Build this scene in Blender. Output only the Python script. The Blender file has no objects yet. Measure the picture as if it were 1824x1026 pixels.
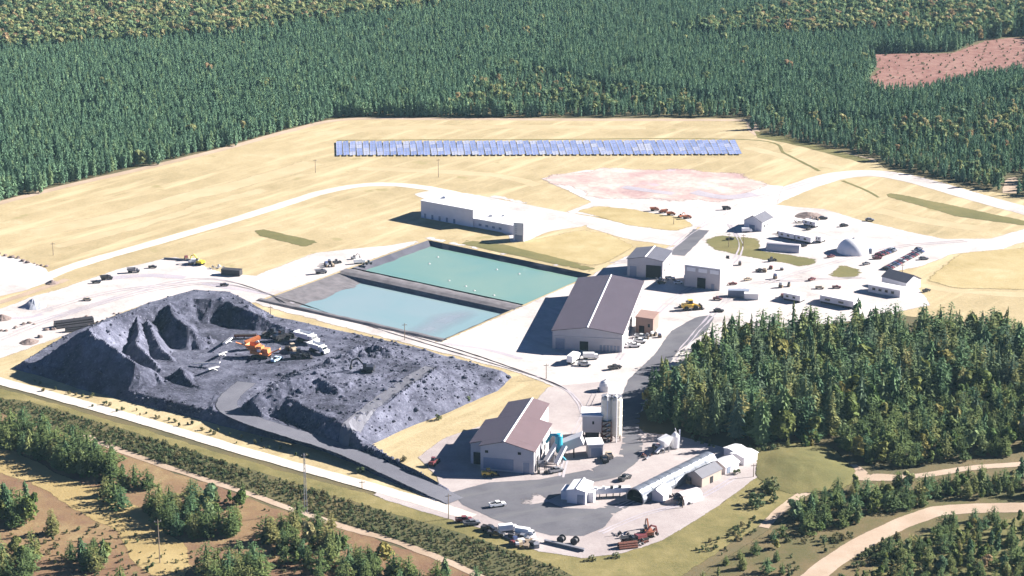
import bpy, bmesh, math, random
import numpy as np
from mathutils import Vector, Matrix, noise as mnoise
from mathutils.geometry import delaunay_2d_cdt

sc = bpy.context.scene
C = sc.collection
R = math.radians
random.seed(7)
rng = np.random.default_rng(7)

# ------------------------------------------------------------------ camera, sky, sun, exposure
CAM_H, FOC, PITCH = 260.0, 3600.0, R(17)
cam = bpy.data.cameras.new("camera")
cam.sensor_width = 36.0
cam.lens = 36.0 * FOC / 1824.0
cam.clip_start, cam.clip_end = 5.0, 20000.0
camo = bpy.data.objects.new("camera", cam)
camo.location = (0, 0, CAM_H)
camo.rotation_euler = (R(90) - PITCH, 0, 0)
C.objects.link(camo)
sc.camera = camo

SUN_EL, SUN_AZ = R(28), R(16)           # direction towards the sun, azimuth from +X towards +Y
sund = Vector((math.cos(SUN_EL) * math.cos(SUN_AZ), math.cos(SUN_EL) * math.sin(SUN_AZ), math.sin(SUN_EL)))
w = bpy.data.worlds.new("World")
sc.world = w
w.use_nodes = True
nt = w.node_tree
sky = nt.nodes.new("ShaderNodeTexSky")
sky.sky_type = 'NISHITA'
sky.sun_disc = False
sky.sun_elevation = SUN_EL
sky.sun_rotation = R(90) - SUN_AZ
sky.altitude = 5000
sky.air_density = 0.6
sky.dust_density = 0.0
sky.ozone_density = 8.0
nt.nodes["Background"].inputs[1].default_value = 0.05
nt.links.new(sky.outputs[0], nt.nodes["Background"].inputs[0])
sl = bpy.data.lights.new("sun", 'SUN')
sl.energy = 5.0
sl.angle = R(0.5)
sl.color = (1.0, 0.95, 0.87)
so = bpy.data.objects.new("sun", sl)
so.rotation_euler = sund.to_track_quat('Z', 'Y').to_euler()
so.location = (300, 700, 400)
C.objects.link(so)
sc.view_settings.view_transform = 'Standard'
sc.view_settings.look = 'None'
sc.view_settings.exposure = 1.95
sc.view_settings.gamma = 1.0
sc.view_settings.use_curve_mapping = False
sc.cycles.transparent_max_bounces = 12
sc.cycles.max_bounces = 5
sc.cycles.diffuse_bounces = 1
sc.cycles.volume_bounces = 0

# ------------------------------------------------------------------ survey: a bearing in the photograph to a point in the site
_c, _s = math.cos(PITCH), math.sin(PITCH)
def P(px, py, z=0.0):
    dx, dy = (px - 912) / FOC, (py - 513) / FOC
    d = (dx, _c - dy * _s, -_s - dy * _c)
    t = (z - CAM_H) / d[2]
    return Vector((d[0] * t, d[1] * t, z))
def height_at(px, pb, pt):
    y = P(px, pb).y
    lo, hi = 0.0, 80.0
    for _ in range(40):
        m = (lo + hi) / 2
        if P(px, pt, m).y > y: lo = m
        else: hi = m
    return lo
def to_px(x, y, z=0.0):
    z = z - CAM_H
    f = y * _c - z * _s
    u = y * _s + z * _c
    return 912 + FOC * x / f, 513 - FOC * u / f
ZG = 0.16

# ------------------------------------------------------------------ materials
def new_mat(name):
    m = bpy.data.materials.new(name)
    m.use_nodes = True
    return m, m.node_tree, m.node_tree.nodes["Principled BSDF"]
def N(t, typ, **kw):
    n = t.nodes.new(typ)
    for k, v in kw.items(): setattr(n, k, v)
    return n
def noise(t, vec, scale, detail=4, rough=.6, dist=0.0):
    n = N(t, "ShaderNodeTexNoise")
    n.inputs["Scale"].default_value = scale
    n.inputs["Detail"].default_value = detail
    n.inputs["Roughness"].default_value = rough
    n.inputs["Distortion"].default_value = dist
    if vec is not None: t.links.new(vec, n.inputs["Vector"])
    return n.outputs["Fac"]
def ramp(t, fac, stops):
    r = N(t, "ShaderNodeValToRGB")
    e = r.color_ramp.elements
    while len(e) < len(stops): e.new(.5)
    for k, (p, c) in enumerate(stops):
        e[k].position = p
        e[k].color = (*c, 1) if len(c) == 3 else c
    t.links.new(fac, r.inputs[0])
    return r.outputs[0]
def math_n(t, op, a, b):
    n = N(t, "ShaderNodeMath", operation=op)
    for i, v in enumerate((a, b)):
        if isinstance(v, (int, float)): n.inputs[i].default_value = v
        else: t.links.new(v, n.inputs[i])
    return n.outputs[0]
def mix_c(t, fac, a, b, mode='MIX'):
    n = N(t, "ShaderNodeMix", data_type='RGBA', blend_type=mode)
    for s, v in ((n.inputs[0], fac), (n.inputs[6], a), (n.inputs[7], b)):
        if isinstance(v, (int, float)): s.default_value = v
        elif isinstance(v, tuple): s.default_value = (*v, 1)
        else: t.links.new(v, s)
    return n.outputs[2]
def pos(t, stretch=None):
    g = N(t, "ShaderNodeNewGeometry").outputs["Position"]
    if stretch:
        mp = N(t, "ShaderNodeMapping")
        mp.vector_type = 'TEXTURE'
        mp.inputs["Scale"].default_value = tuple(1 / k for k in stretch[:3])
        if len(stretch) > 3: mp.inputs["Rotation"].default_value = (0, 0, stretch[3])
        t.links.new(g, mp.inputs["Vector"])
        return mp.outputs[0]
    return g
def ground_mat(name, cols, big=.02, mid=.12, fine=1.2, bump=.3, rough=.95, weights=(.5, .35, .25), stretch=None, soft=False, streak=None, spots=None):
    m, t, b = new_mat(name)
    v = pos(t, stretch)
    f = math_n(t, 'ADD', math_n(t, 'MULTIPLY', noise(t, v, big, 3), weights[0]), math_n(t, 'MULTIPLY', noise(t, v, mid, 5), weights[1]))
    fn = noise(t, pos(t), fine, 6, .7)
    f = math_n(t, 'ADD', f, math_n(t, 'MULTIPLY', fn, weights[2]))
    f = math_n(t, 'DIVIDE', f, sum(weights))
    k = len(cols)
    col = ramp(t, f, [(.34 + .32 * i / max(1, k - 1), c) for i, c in enumerate(cols)])
    if streak:
        sv = pos(t, (streak[0], streak[1], 1, streak[2]))
        col = mix_c(t, ramp(t, noise(t, sv, 1.0, 4, .6), [(.50, (0, 0, 0)), (.66, (1, 1, 1))]), col, streak[3])
    if spots:
        col = mix_c(t, ramp(t, noise(t, pos(t), spots[0], 3, .5), [(spots[1], (0, 0, 0)), (spots[1] + .05, (1, 1, 1))]), col, spots[2])
    t.links.new(col, b.inputs["Base Color"])
    b.inputs["Roughness"].default_value = rough
    b.inputs["Specular IOR Level"].default_value = .15
    if bump:
        bp = N(t, "ShaderNodeBump")
        bp.inputs["Strength"].default_value = bump
        bp.inputs["Distance"].default_value = .6
        t.links.new(fn, bp.inputs["Height"])
        t.links.new(bp.outputs[0], b.inputs["Normal"])
    if soft:
        at = N(t, "ShaderNodeAttribute", attribute_name="edge").outputs["Fac"]
        nn = math_n(t, 'ADD', math_n(t, 'MULTIPLY', noise(t, pos(t), .22, 5, .65), .8), math_n(t, 'MULTIPLY', noise(t, pos(t), 1.5, 4, .7), .5))
        a = math_n(t, 'SUBTRACT', math_n(t, 'MULTIPLY', at, 1.25), math_n(t, 'SUBTRACT', nn, .35))
        a = ramp(t, a, [(.0, (0, 0, 0)), (.16, (1, 1, 1))])
        t.links.new(a, b.inputs["Alpha"])
    return m
def plain(name, col, rough=.6, metal=0.0, var=.12, scale=.6, spec=.4, wave=None):
    m, t, b = new_mat(name)
    v = N(t, "ShaderNodeTexCoord").outputs["Object"]
    f = noise(t, v, scale, 5, .65)
    lo = tuple(c * (1 - var) for c in col)
    hi = tuple(min(1, c * (1 + var)) for c in col)
    colr = ramp(t, f, [(.3, lo), (.7, hi)])
    if wave:                                   # pressed metal ribs
        wv = N(t, "ShaderNodeTexWave", bands_direction=wave[0])
        wv.inputs["Scale"].default_value = wave[1]
        wv.inputs["Distortion"].default_value = 0
        t.links.new(v, wv.inputs["Vector"])
        bp = N(t, "ShaderNodeBump")
        bp.inputs["Strength"].default_value = .35
        bp.inputs["Distance"].default_value = .12
        t.links.new(wv.outputs["Fac"], bp.inputs["Height"])
        t.links.new(bp.outputs[0], b.inputs["Normal"])
        g = noise(t, v, .12, 3, .5)
        colr = mix_c(t, math_n(t, 'MULTIPLY', g, .35), colr, tuple(c * .75 for c in col))
    t.links.new(colr, b.inputs["Base Color"])
    b.inputs["Roughness"].default_value = rough
    b.inputs["Metallic"].default_value = metal
    b.inputs["Specular IOR Level"].default_value = spec
    return m
def leaf_mat(name, stops, fine=1.5):
    m, t, b = new_mat(name)
    rnd = N(t, "ShaderNodeObjectInfo").outputs["Random"]
    col = ramp(t, rnd, stops)
    v = pos(t)
    f = noise(t, v, .9, 4, .6)
    col = mix_c(t, 1.0, col, ramp(t, f, [(.3, (.62, .66, .72)), (.7, (1.35, 1.3, 1.1))]), 'MULTIPLY')
    t.links.new(col, b.inputs["Base Color"])
    b.inputs["Roughness"].default_value = .75
    b.inputs["Specular IOR Level"].default_value = .12
    tr = N(t, "ShaderNodeBsdfTranslucent")
    t.links.new(col, tr.inputs[0])
    mx = N(t, "ShaderNodeMixShader")
    mx.inputs[0].default_value = .32
    t.links.new(b.outputs[0], mx.inputs[1])
    t.links.new(tr.outputs[0], mx.inputs[2])
    t.links.new(mx.outputs[0], t.nodes["Material Output"].inputs[0])
    return m

M = {}
M['ground'] = ground_mat('forest_floor', [(.06, .06, .035), (.10, .085, .045), (.15, .11, .06)])
M['field'] = ground_mat('dry_meadow', [(.215, .175, .095), (.29, .23, .13), (.35, .28, .165), (.43, .355, .235)], big=.014, mid=.09, fine=.7, weights=(.45, .4, .45),
                        streak=(.012, .10, R(54), (.42, .34, .21)), spots=(.05, .66, (.26, .215, .11)))
M['scrub'] = ground_mat('dry_scrub', [(.11, .06, .042), (.15, .088, .055), (.19, .125, .068), (.25, .19, .10)], big=.03, mid=.14, fine=1.0, spots=(.25, .66, (.12, .11, .05)))
M['sweep'] = ground_mat('pale_grass', [(.21, .155, .07), (.27, .20, .09), (.33, .255, .125)], big=.04, soft=True)
M['patchgrass'] = ground_mat('tan_grass_patch', [(.24, .19, .085), (.30, .235, .115), (.35, .28, .15), (.41, .34, .21)], big=.03, mid=.1, fine=.7, soft=True)
M['verge'] = ground_mat('green_verge', [(.085, .082, .034), (.13, .115, .046), (.185, .155, .066), (.25, .205, .10)], big=.03, mid=.2, fine=1.2, soft=True, spots=(.35, .66, (.12, .12, .045)))
M['olive'] = ground_mat('olive_grass', [(.085, .085, .034), (.125, .115, .046), (.18, .15, .065)], soft=True)
M['brushfloor'] = ground_mat('brush_floor', [(.05, .055, .025), (.085, .08, .038), (.14, .105, .05)], soft=True)
M['gravel'] = ground_mat('pale_gravel', [(.26, .235, .232), (.37, .335, .325), (.46, .42, .41), (.56, .52, .51)], big=.02, mid=.08, fine=.6, bump=.2, soft=True, weights=(.45, .4, .35),
                         streak=(.012, .25, R(-48), (.40, .355, .345)))
M['pinkgravel'] = ground_mat('pinkish_gravel', [(.24, .205, .205), (.29, .25, .248), (.335, .295, .29), (.39, .35, .345)], big=.03, mid=.15, bump=.15, soft=True)
M['road'] = ground_mat('gravel_road', [(.40, .355, .30), (.50, .45, .40), (.56, .51, .46)], soft=True, bump=.15)
M['track'] = ground_mat('sandy_track', [(.25, .185, .13), (.33, .25, .19), (.40, .32, .255)], soft=True, bump=.15)
M['asphalt'] = ground_mat('worn_asphalt', [(.072, .071, .085), (.092, .09, .106), (.11, .108, .124), (.138, .134, .148)], big=.03, mid=.12, fine=1.0, bump=.08, soft=True,
                          streak=(.03, .3, R(25), (.115, .113, .124)))
M['redsoil'] = ground_mat('red_soil', [(.24, .155, .16), (.32, .22, .215), (.38, .30, .275), (.46, .40, .365), (.34, .275, .17)], big=.02, mid=.07, fine=.35, weights=(.4, .45, .3), soft=True,
                          spots=(.022, .60, (.34, .28, .33)))
M['clearcut'] = ground_mat('cutover_soil', [(.11, .05, .04), (.17, .08, .068), (.22, .12, .10), (.22, .165, .12)], fine=.2, weights=(.3, .4, .6), bump=.6, soft=True)
M['stain'] = ground_mat('damp_silt', [(.25, .23, .27), (.33, .30, .33), (.40, .36, .37)], soft=True)
M['shallow'] = ground_mat('silt_shallow', [(.22, .25, .31), (.27, .30, .36), (.32, .34, .40)], soft=True, rough=.35, bump=0)
_t = M['shallow'].node_tree
_b = _t.nodes["Principled BSDF"]
for l_ in list(_b.inputs["Alpha"].links): _t.links.remove(l_)
_t.links.new(math_n(_t, 'MULTIPLY', N(_t, "ShaderNodeAttribute", attribute_name="edge").outputs["Fac"], .75), _b.inputs["Alpha"])
M['rock'] = ground_mat('crushed_slate', [(.014, .015, .023), (.046, .048, .072), (.105, .109, .152), (.20, .207, .27)], big=.03, mid=.2, fine=.9, bump=.45, rough=1, weights=(.4, .4, .35), spots=(1.1, .64, (.17, .175, .22)))
M['silt'] = ground_mat('grey_ramp_road', [(.09, .09, .11), (.12, .12, .145), (.16, .16, .185)], soft=True, bump=.2)
M['liner'] = plain('pond_liner', (.055, .055, .075), .55, 0, .25, .2)
M['linerlight'] = plain('silted_liner', (.12, .11, .12), .8, 0, .3, .3)
M['white'] = plain('white_sheet_metal', (.66, .65, .66), .55, 0, .06, .3)
M['whitewall'] = plain('white_cladding', (.66, .64, .67), .6, 0, .07, .3, wave=('X', 1.6))
M['wall'] = plain('pale_cladding', (.47, .44, .45), .6, 0, .07, .3, wave=('X', 1.6))
M['walltan'] = plain('tan_cladding', (.40, .33, .28), .6, 0, .07, .3, wave=('X', 1.6))
M['wallbrown'] = plain('brown_cladding', (.24, .155, .13), .65, 0, .08, .3)
M['roof'] = plain('slate_metal_roof', (.076, .060, .074), .5, 0, .1, .2, wave=('Y', .9))
M['roofpink'] = plain('pink_metal_roof', (.135, .092, .098), .5, 0, .1, .2, wave=('Y', .9))  # paler pink tone, used on one slope of the crusher roof
M['roofgrey'] = plain('grey_roof', (.095, .095, .12), .6, 0, .12, .3, wave=('Y', .9))
M['trim'] = plain('trim', (.5, .48, .48), .5, 0, .05)
M['dark'] = plain('dark_opening', (.012, .012, .016), .8, 0, .2)
M['doorblue'] = plain('grey_blue_door', (.20, .23, .30), .5, 0, .1)
M['steel'] = plain('galvanised_steel', (.19, .205, .24), .34, .4, .18, .5, wave=('Z', 2.5))
M['greysteel'] = plain('grey_steel', (.22, .22, .25), .5, .3, .2, 1.2)
M['darksteel'] = plain('dark_steel', (.045, .042, .048), .6, .2, .3, 1.2)
M['rust'] = plain('rusty_steel', (.14, .05, .035), .8, .1, .35, 1.5)
M['orange'] = plain('orange_paint', (.62, .20, .07), .5, 0, .2, 1.0)
M['yellow'] = plain('yellow_paint', (.62, .40, .05), .5, 0, .15, 1.0)
M['blue'] = plain('turquoise_paint', (.03, .30, .40), .45, 0, .12, 1.0)
M['red'] = plain('red_paint', (.28, .03, .03), .4, 0, .1, 1.0)
M['tansilo'] = plain('silo_coat', (.66, .60, .50), .5, 0, .07, .6)
M['rubber'] = plain('black_rubber', (.018, .018, .02), .85, 0, .2)
M['glass'] = plain('vehicle_glass', (.02, .025, .035), .08, 0, .1, spec=.7)
M['wood'] = plain('weathered_wood', (.20, .15, .11), .85, 0, .25, 2.0)
M['fabric'] = plain('pale_fabric', (.52, .48, .50), .8, 0, .06, .4)
M['bark'] = plain('bark', (.085, .065, .05), .95, 0, .3, 3)
M['pipe'] = plain('black_pipe', (.03, .028, .036), .5, 0, .2)
M['boulder'] = plain('field_stone', (.16, .12, .11), .95, 0, .35, 1.2)
M['heap'] = ground_mat('grey_aggregate', [(.22, .23, .28), (.30, .31, .36), (.38, .39, .42)], fine=2)
M['conifer'] = leaf_mat('conifer_needles', [(0, (.07, .13, .07)), (.3, (.09, .16, .08)), (.6, (.115, .185, .088)), (.85, (.15, .20, .085)), (1, (.185, .205, .08))])
M['spruce'] = leaf_mat('spruce_needles', [(0, (.075, .12, .085)), (.3, (.115, .165, .10)), (.6, (.15, .20, .095)), (.85, (.20, .22, .09)), (1, (.26, .245, .11))])
M['plantation'] = leaf_mat('plantation_needles', [(0, (.10, .185, .125)), (.4, (.125, .22, .145)), (.8, (.15, .25, .15)), (1, (.19, .27, .145))])  # the stand's own bluish green, lightened further in place of denser haze
M['jackpine'] = leaf_mat('young_pine_needles', [(0, (.075, .115, .048)), (.35, (.105, .15, .058)), (.7, (.14, .18, .066)), (.9, (.18, .195, .078)), (1, (.23, .21, .09))])
M['autumn'] = leaf_mat('autumn_leaves', [(0, (.11, .18, .10)), (.4, (.16, .22, .105)), (.7, (.26, .28, .13)), (.92, (.32, .28, .15)), (1, (.34, .22, .14))])
M['leaf'] = leaf_mat('green_leaves', [(0, (.07, .12, .035)), (.5, (.115, .15, .045)), (.85, (.16, .175, .055)), (1, (.25, .21, .07))])
M['brush'] = leaf_mat('brush_leaves', [(0, (.055, .085, .04)), (.4, (.08, .105, .05)), (.7, (.105, .115, .055)), (1, (.15, .125, .065))])
M['solar'] = plain('solar_glass', (.23, .29, .58), .3, 0, .3, .12, spec=.6)
def solar_mat():
    m, t, b = new_mat('solar_cells')
    rnd = N(t, "ShaderNodeObjectInfo").outputs["Random"]
    v = N(t, "ShaderNodeTexCoord").outputs["Object"]
    col = ramp(t, rnd, [(0, (.19, .24, .44)), (.5, (.26, .32, .58)), (.8, (.34, .39, .64)), (.9, (.46, .47, .58)), (1, (.52, .53, .60))])  # sky reflection and sheen put into these pale blues
    col = mix_c(t, math_n(t, 'MULTIPLY', noise(t, v, .35, 3), .5), col, (.22, .26, .44))
    t.links.new(col, b.inputs["Base Color"])
    b.inputs["Roughness"].default_value = .3
    return m
M['solar'] = solar_mat()
def paint_mat():
    m, t, b = new_mat('vehicle_paint')
    t.links.new(N(t, "ShaderNodeObjectInfo").outputs["Color"], b.inputs["Base Color"])
    b.inputs["Roughness"].default_value = .35
    return m
M['paint'] = paint_mat()
def water_mat(name, c1, c2, edge):
    m, t, b = new_mat(name)
    v = pos(t)
    col = ramp(t, noise(t, v, .018, 4, .6, .6), [(.32, c1), (.68, c2)])
    col = mix_c(t, ramp(t, noise(t, v, .07, 3, .5), [(.68, (0, 0, 0)), (.80, (.6, .6, .6))]), col, edge)
    t.links.new(col, b.inputs["Base Color"])
    b.inputs["Roughness"].default_value = .10
    b.inputs["IOR"].default_value = 1.33
    bp = N(t, "ShaderNodeBump")
    bp.inputs["Strength"].default_value = .12
    bp.inputs["Distance"].default_value = .2
    t.links.new(noise(t, pos(t, (1, 2.2, 1)), .55, 4, .6), bp.inputs["Height"])
    t.links.new(bp.outputs[0], b.inputs["Normal"])
    return m
M['water_green'] = water_mat('turquoise_pond_water', (.12, .225, .208), (.16, .245, .208), (.21, .28, .24))
M['water_blue'] = water_mat('pale_blue_pond_water', (.165, .255, .275), (.205, .265, .285), (.25, .29, .31))

# ------------------------------------------------------------------ builders
def setp(o, label=None, cat=None, group=None, kind=None):
    if label: o["label"] = label
    if cat: o["category"] = cat
    if group: o["group"] = group
    if kind: o["kind"] = kind
    return o
def link_mesh(name, vs, fs, mats, parent=None, mi=None, smooth=False):
    me = bpy.data.meshes.new(name)
    me.from_pydata(vs, [], fs)
    for m in (mats if isinstance(mats, (list, tuple)) else [mats]): me.materials.append(M[m] if isinstance(m, str) else m)
    if mi: me.polygons.foreach_set("material_index", mi)
    if smooth: me.polygons.foreach_set("use_smooth", [True] * len(me.polygons))
    me.update()
    o = bpy.data.objects.new(name, me)
    C.objects.link(o)
    if parent: o.parent = parent
    return o
class MB:
    def __init__(s): s.v, s.f, s.m, s.cur = [], [], [], 0
    def add(s, vs, fs):
        n = len(s.v)
        s.v += [tuple(x) for x in vs]
        s.f += [tuple(i + n for i in f) for f in fs]
        s.m += [s.cur] * len(fs)
        return s
    def box(s, x0, x1, y0, y1, z0, z1, ch=0.0):
        v = [(x0, y0, z0), (x1, y0, z0), (x1, y1, z0), (x0, y1, z0), (x0 + ch, y0 + ch, z1), (x1 - ch, y0 + ch, z1), (x1 - ch, y1 - ch, z1), (x0 + ch, y1 - ch, z1)]
        return s.add(v, [(3, 2, 1, 0), (4, 5, 6, 7), (0, 1, 5, 4), (1, 2, 6, 5), (2, 3, 7, 6), (3, 0, 4, 7)])
    def prism(s, prof, y0, y1, plane='xz'):      # convex-ish profile extruded
        n = len(prof)
        if plane == 'xz': a = [(x, y0, z) for x, z in prof]; b = [(x, y1, z) for x, z in prof]
        elif plane == 'yz': a = [(y0, x, z) for x, z in prof]; b = [(y1, x, z) for x, z in prof]
        else: a = [(x, y, y0) for x, y in prof]; b = [(x, y, y1) for x, y in prof]
        fs = [tuple(range(n)), tuple(range(2 * n - 1, n - 1, -1))] + [(i, i + n, (i + 1) % n + n, (i + 1) % n) for i in range(n)]
        return s.add(a + b, fs)
    def tube(s, p, q, r, n=8, r2=None, caps=True):
        p, q = Vector(p), Vector(q)
        d = (q - p).normalized()
        a = d.orthogonal().normalized(); b = d.cross(a)
        r2 = r if r2 is None else r2
        A = [p + (a * math.cos(t) + b * math.sin(t)) * r for t in [2 * math.pi * i / n for i in range(n)]]
        B = [q + (a * math.cos(t) + b * math.sin(t)) * r2 for t in [2 * math.pi * i / n for i in range(n)]]
        fs = [(i, (i + 1) % n, (i + 1) % n + n, i + n) for i in range(n)]
        if caps: fs += [tuple(range(n - 1, -1, -1)), tuple(range(n, 2 * n))]
        return s.add(A + B, fs)
    def beam(s, p, q, w, h):
        p, q = Vector(p), Vector(q)
        d = (q - p).normalized()
        a = d.cross(Vector((0, 0, 1)))
        if a.length < 1e-4: a = Vector((1, 0, 0))
        a.normalize(); b = a.cross(d)
        o = [a * w / 2 + b * h / 2, -a * w / 2 + b * h / 2, -a * w / 2 - b * h / 2, a * w / 2 - b * h / 2]
        return s.add([p + k for k in o] + [q + k for k in o], [(3, 2, 1, 0), (4, 5, 6, 7), (0, 1, 5, 4), (1, 2, 6, 5), (2, 3, 7, 6), (3, 0, 4, 7)])
    def lathe(s, prof, n=16, cx=0, cy=0):
        v = [(cx + r * math.cos(2 * math.pi * i / n), cy + r * math.sin(2 * math.pi * i / n), z) for r, z in prof for i in range(n)]
        fs = [(k * n + i, k * n + (i + 1) % n, (k + 1) * n + (i + 1) % n, (k + 1) * n + i) for k in range(len(prof) - 1) for i in range(n)]
        fs.append(tuple((len(prof) - 1) * n + i for i in range(n)))
        return s.add(v, fs)
    def build(s, name, mats, parent=None, smooth=False, label=None):
        o = link_mesh(name, s.v, s.f, mats, parent, s.m, smooth)
        if label: o["label"] = label
        return o
def thing(name, label, cat, loc=(0, 0, 0), rz=0.0, group=None):
    o = bpy.data.objects.new(name, None)
    o.empty_display_size = 1
    o.location = loc
    o.rotation_euler = (0, 0, rz)
    C.objects.link(o)
    return setp(o, label, cat, group)
def dup(src, loc, rz=0.0, label=None, group=None, scale=None, color=None):
    def cp(o, parent):
        c = o.copy()
        C.objects.link(c)
        if parent is not None: c.parent = parent
        if color: c.color = (*color, 1)
        for ch in kids.get(o, ()): cp(ch, c)
        return c
    r = cp(src, None)
    r.location = loc
    r.rotation_euler = (0, 0, rz)
    if scale: r.scale = scale if isinstance(scale, tuple) else (scale,) * 3
    if label: r["label"] = label
    if group: r["group"] = group
    return r
kids = {}
def reg(root):
    for o in (root, *root.children_recursive): kids[o] = list(o.children)
    return root
def tint(root, col):
    for o in (root, *root.children_recursive): o.color = (*col, 1)
    return root

# ------------------------------------------------------------------ ground sheets
def vn(x, y, k):
    return mnoise.noise(Vector((x * k, y * k, k * 31.7)))
def dens(pts, step, jit, closed=True):
    out = []
    n = len(pts)
    for i in range(n if closed else n - 1):
        a, b = pts[i], pts[(i + 1) % n]
        d = b - a
        L = d.length
        if L < 1e-6: continue
        nrm = Vector((-d.y, d.x)) / L
        k = max(1, int(L / step))
        for j in range(k):
            q = a + d * (j / k)
            o = jit * (vn(q.x, q.y, .07) * 1.6 + vn(q.x, q.y, .3) * .7)
            out.append(q + nrm * o)
    if not closed: out.append(pts[-1])
    return out
def inside(poly, x, y):
    x, y = np.atleast_1d(x), np.atleast_1d(y)
    r = np.zeros(x.shape, bool)
    n = len(poly)
    for i in range(n):
        (x0, y0), (x1, y1) = poly[i][:2], poly[i - 1][:2]
        if y0 == y1: continue
        r ^= ((y0 > y) != (y1 > y)) & (x < (x1 - x0) * (y - y0) / (y1 - y0) + x0)
    return r
def seg_dist(poly, x, y, closed=True):
    best = np.full(np.shape(x), 1e9)
    n = len(poly)
    for i in range(n if closed else n - 1):
        ax, ay = poly[i][:2]; bx, by = poly[(i + 1) % n][:2]
        dx, dy = bx - ax, by - ay
        L2 = dx * dx + dy * dy + 1e-9
        t = np.clip(((x - ax) * dx + (y - ay) * dy) / L2, 0, 1)
        best = np.minimum(best, np.hypot(x - ax - t * dx, y - ay - t * dy))
    return best
def edge_sheet(name, wpts, z, mat, soft, holes=()):
    allp = list(wpts)
    tot = [allp] + [list(h) for h in holes]
    edges, verts = [], []
    for loop in tot:
        n0 = len(verts)
        verts += loop
        edges += [(n0 + i, n0 + (i + 1) % len(loop)) for i in range(len(loop))]
    cand = []
    for loop in tot:
        n = len(loop)
        for i in range(0, n, 2):
            d = loop[(i + 1) % n] - loop[i - 1]
            if d.length < 1e-6: continue
            nr = Vector((-d.y, d.x)).normalized()
            for sgn in (-1, 1):
                cand.append(loop[i] + nr * soft * sgn)
    cx = np.array([c.x for c in cand]); cy = np.array([c.y for c in cand])
    ok = inside([(p.x, p.y) for p in wpts], cx, cy)
    dist = seg_dist([(p.x, p.y) for p in wpts], cx, cy)
    for h in holes:
        ok &= ~inside([(p.x, p.y) for p in h], cx, cy)
        dist = np.minimum(dist, seg_dist([(p.x, p.y) for p in h], cx, cy))
    ok &= dist > soft * .45
    nb = len(verts)
    att = [0.0] * nb
    for i in np.nonzero(ok)[0]:
        verts.append(cand[i]); att.append(min(1.0, float(dist[i]) / soft))
    rv, re, rf, ov, oe, of = delaunay_2d_cdt(verts, edges, [], 1 if not holes else 0, 1e-4)
    vatt = [0.0] * len(rv)
    for i, src in enumerate(ov):
        if src: vatt[i] = max(att[k] for k in src) if all(k >= nb for k in src) else 0.0
    cxs = np.array([sum(rv[k].x for k in f) / len(f) for f in rf]); cys = np.array([sum(rv[k].y for k in f) / len(f) for f in rf])
    keep = inside([(p.x, p.y) for p in wpts], cxs, cys)
    for h in holes: keep &= ~inside([(p.x, p.y) for p in h], cxs, cys)
    fs = [tuple(f) for f, k in zip(rf, keep) if k]
    o = link_mesh(name, [(v.x, v.y, z) for v in rv], fs, mat)
    a = o.data.attributes.new("edge", 'FLOAT', 'POINT')
    a.data.foreach_set("value", vatt)
    bm = bmesh.new(); bm.from_mesh(o.data)
    bmesh.ops.recalc_face_normals(bm, faces=bm.faces)
    if sum(f.normal.z for f in bm.faces) < 0: bmesh.ops.reverse_faces(bm, faces=bm.faces)
    bm.to_mesh(o.data); bm.free()
    return o
def w2(px_poly, z=0.0):
    return [P(x, y, z).to_2d() for x, y in px_poly]
def sheet(name, px_poly, z, mat, soft=2.0, jit=.7, step=2.5, holes=()):
    pts = dens(w2(px_poly), step, jit)
    return setp(edge_sheet(name, pts, z, mat, soft, [dens(w2(h), 3, 0) for h in holes]), kind='structure')
def spline(pts, closed=False, k=10):
    out = []
    n = len(pts)
    for i in range(n - 1):
        p0, p1, p2, p3 = pts[max(0, i - 1)], pts[i], pts[i + 1], pts[min(n - 1, i + 2)]
        for j in range(k):
            t = j / k
            out.append(.5 * ((2 * p1) + (p2 - p0) * t + (2 * p0 - 5 * p1 + 4 * p2 - p3) * t * t + (3 * p1 - p0 - 3 * p2 + p3) * t ** 3))
    out.append(pts[-1])
    return out
def ribbon(name, px_pts, width, z, mat, soft=1.2, jit=.3):
    c = spline(w2(px_pts))
    dd, acc = [c[0]], 0
    for a, b in zip(c[:-1], c[1:]):
        k = max(1, int((b - a).length / 2.5))
        dd += [a.lerp(b, (q + 1) / k) for q in range(k)]
    vs, at = [], []
    sf = min(soft, width * .2)
    for i, p in enumerate(dd):
        d = (dd[min(i + 1, len(dd) - 1)] - dd[max(i - 1, 0)]).normalized()
        nr = Vector((-d.y, d.x))
        w0 = width / 2 + jit * (vn(p.x, p.y, .07) * 1.6 + vn(p.x, p.y, .3)); w1 = width / 2 + jit * (vn(p.x + 50, p.y, .07) * 1.6 + vn(p.x, p.y + 50, .3))
        for o_, e_ in ((w0, 0), (w0 - sf, 1), (0, 1), (sf - w1, 1), (-w1, 0)):
            q = p + nr * o_
            vs.append((q.x, q.y, z)); at.append(float(e_))
    fs = [(i * 5 + j + 1, i * 5 + j, i * 5 + j + 5, i * 5 + j + 6) for i in range(len(dd) - 1) for j in range(4)]
    o = link_mesh(name, vs, fs, mat)
    o.data.attributes.new("edge", 'FLOAT', 'POINT').data.foreach_set("value", at)
    return setp(o, kind='structure')

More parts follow.
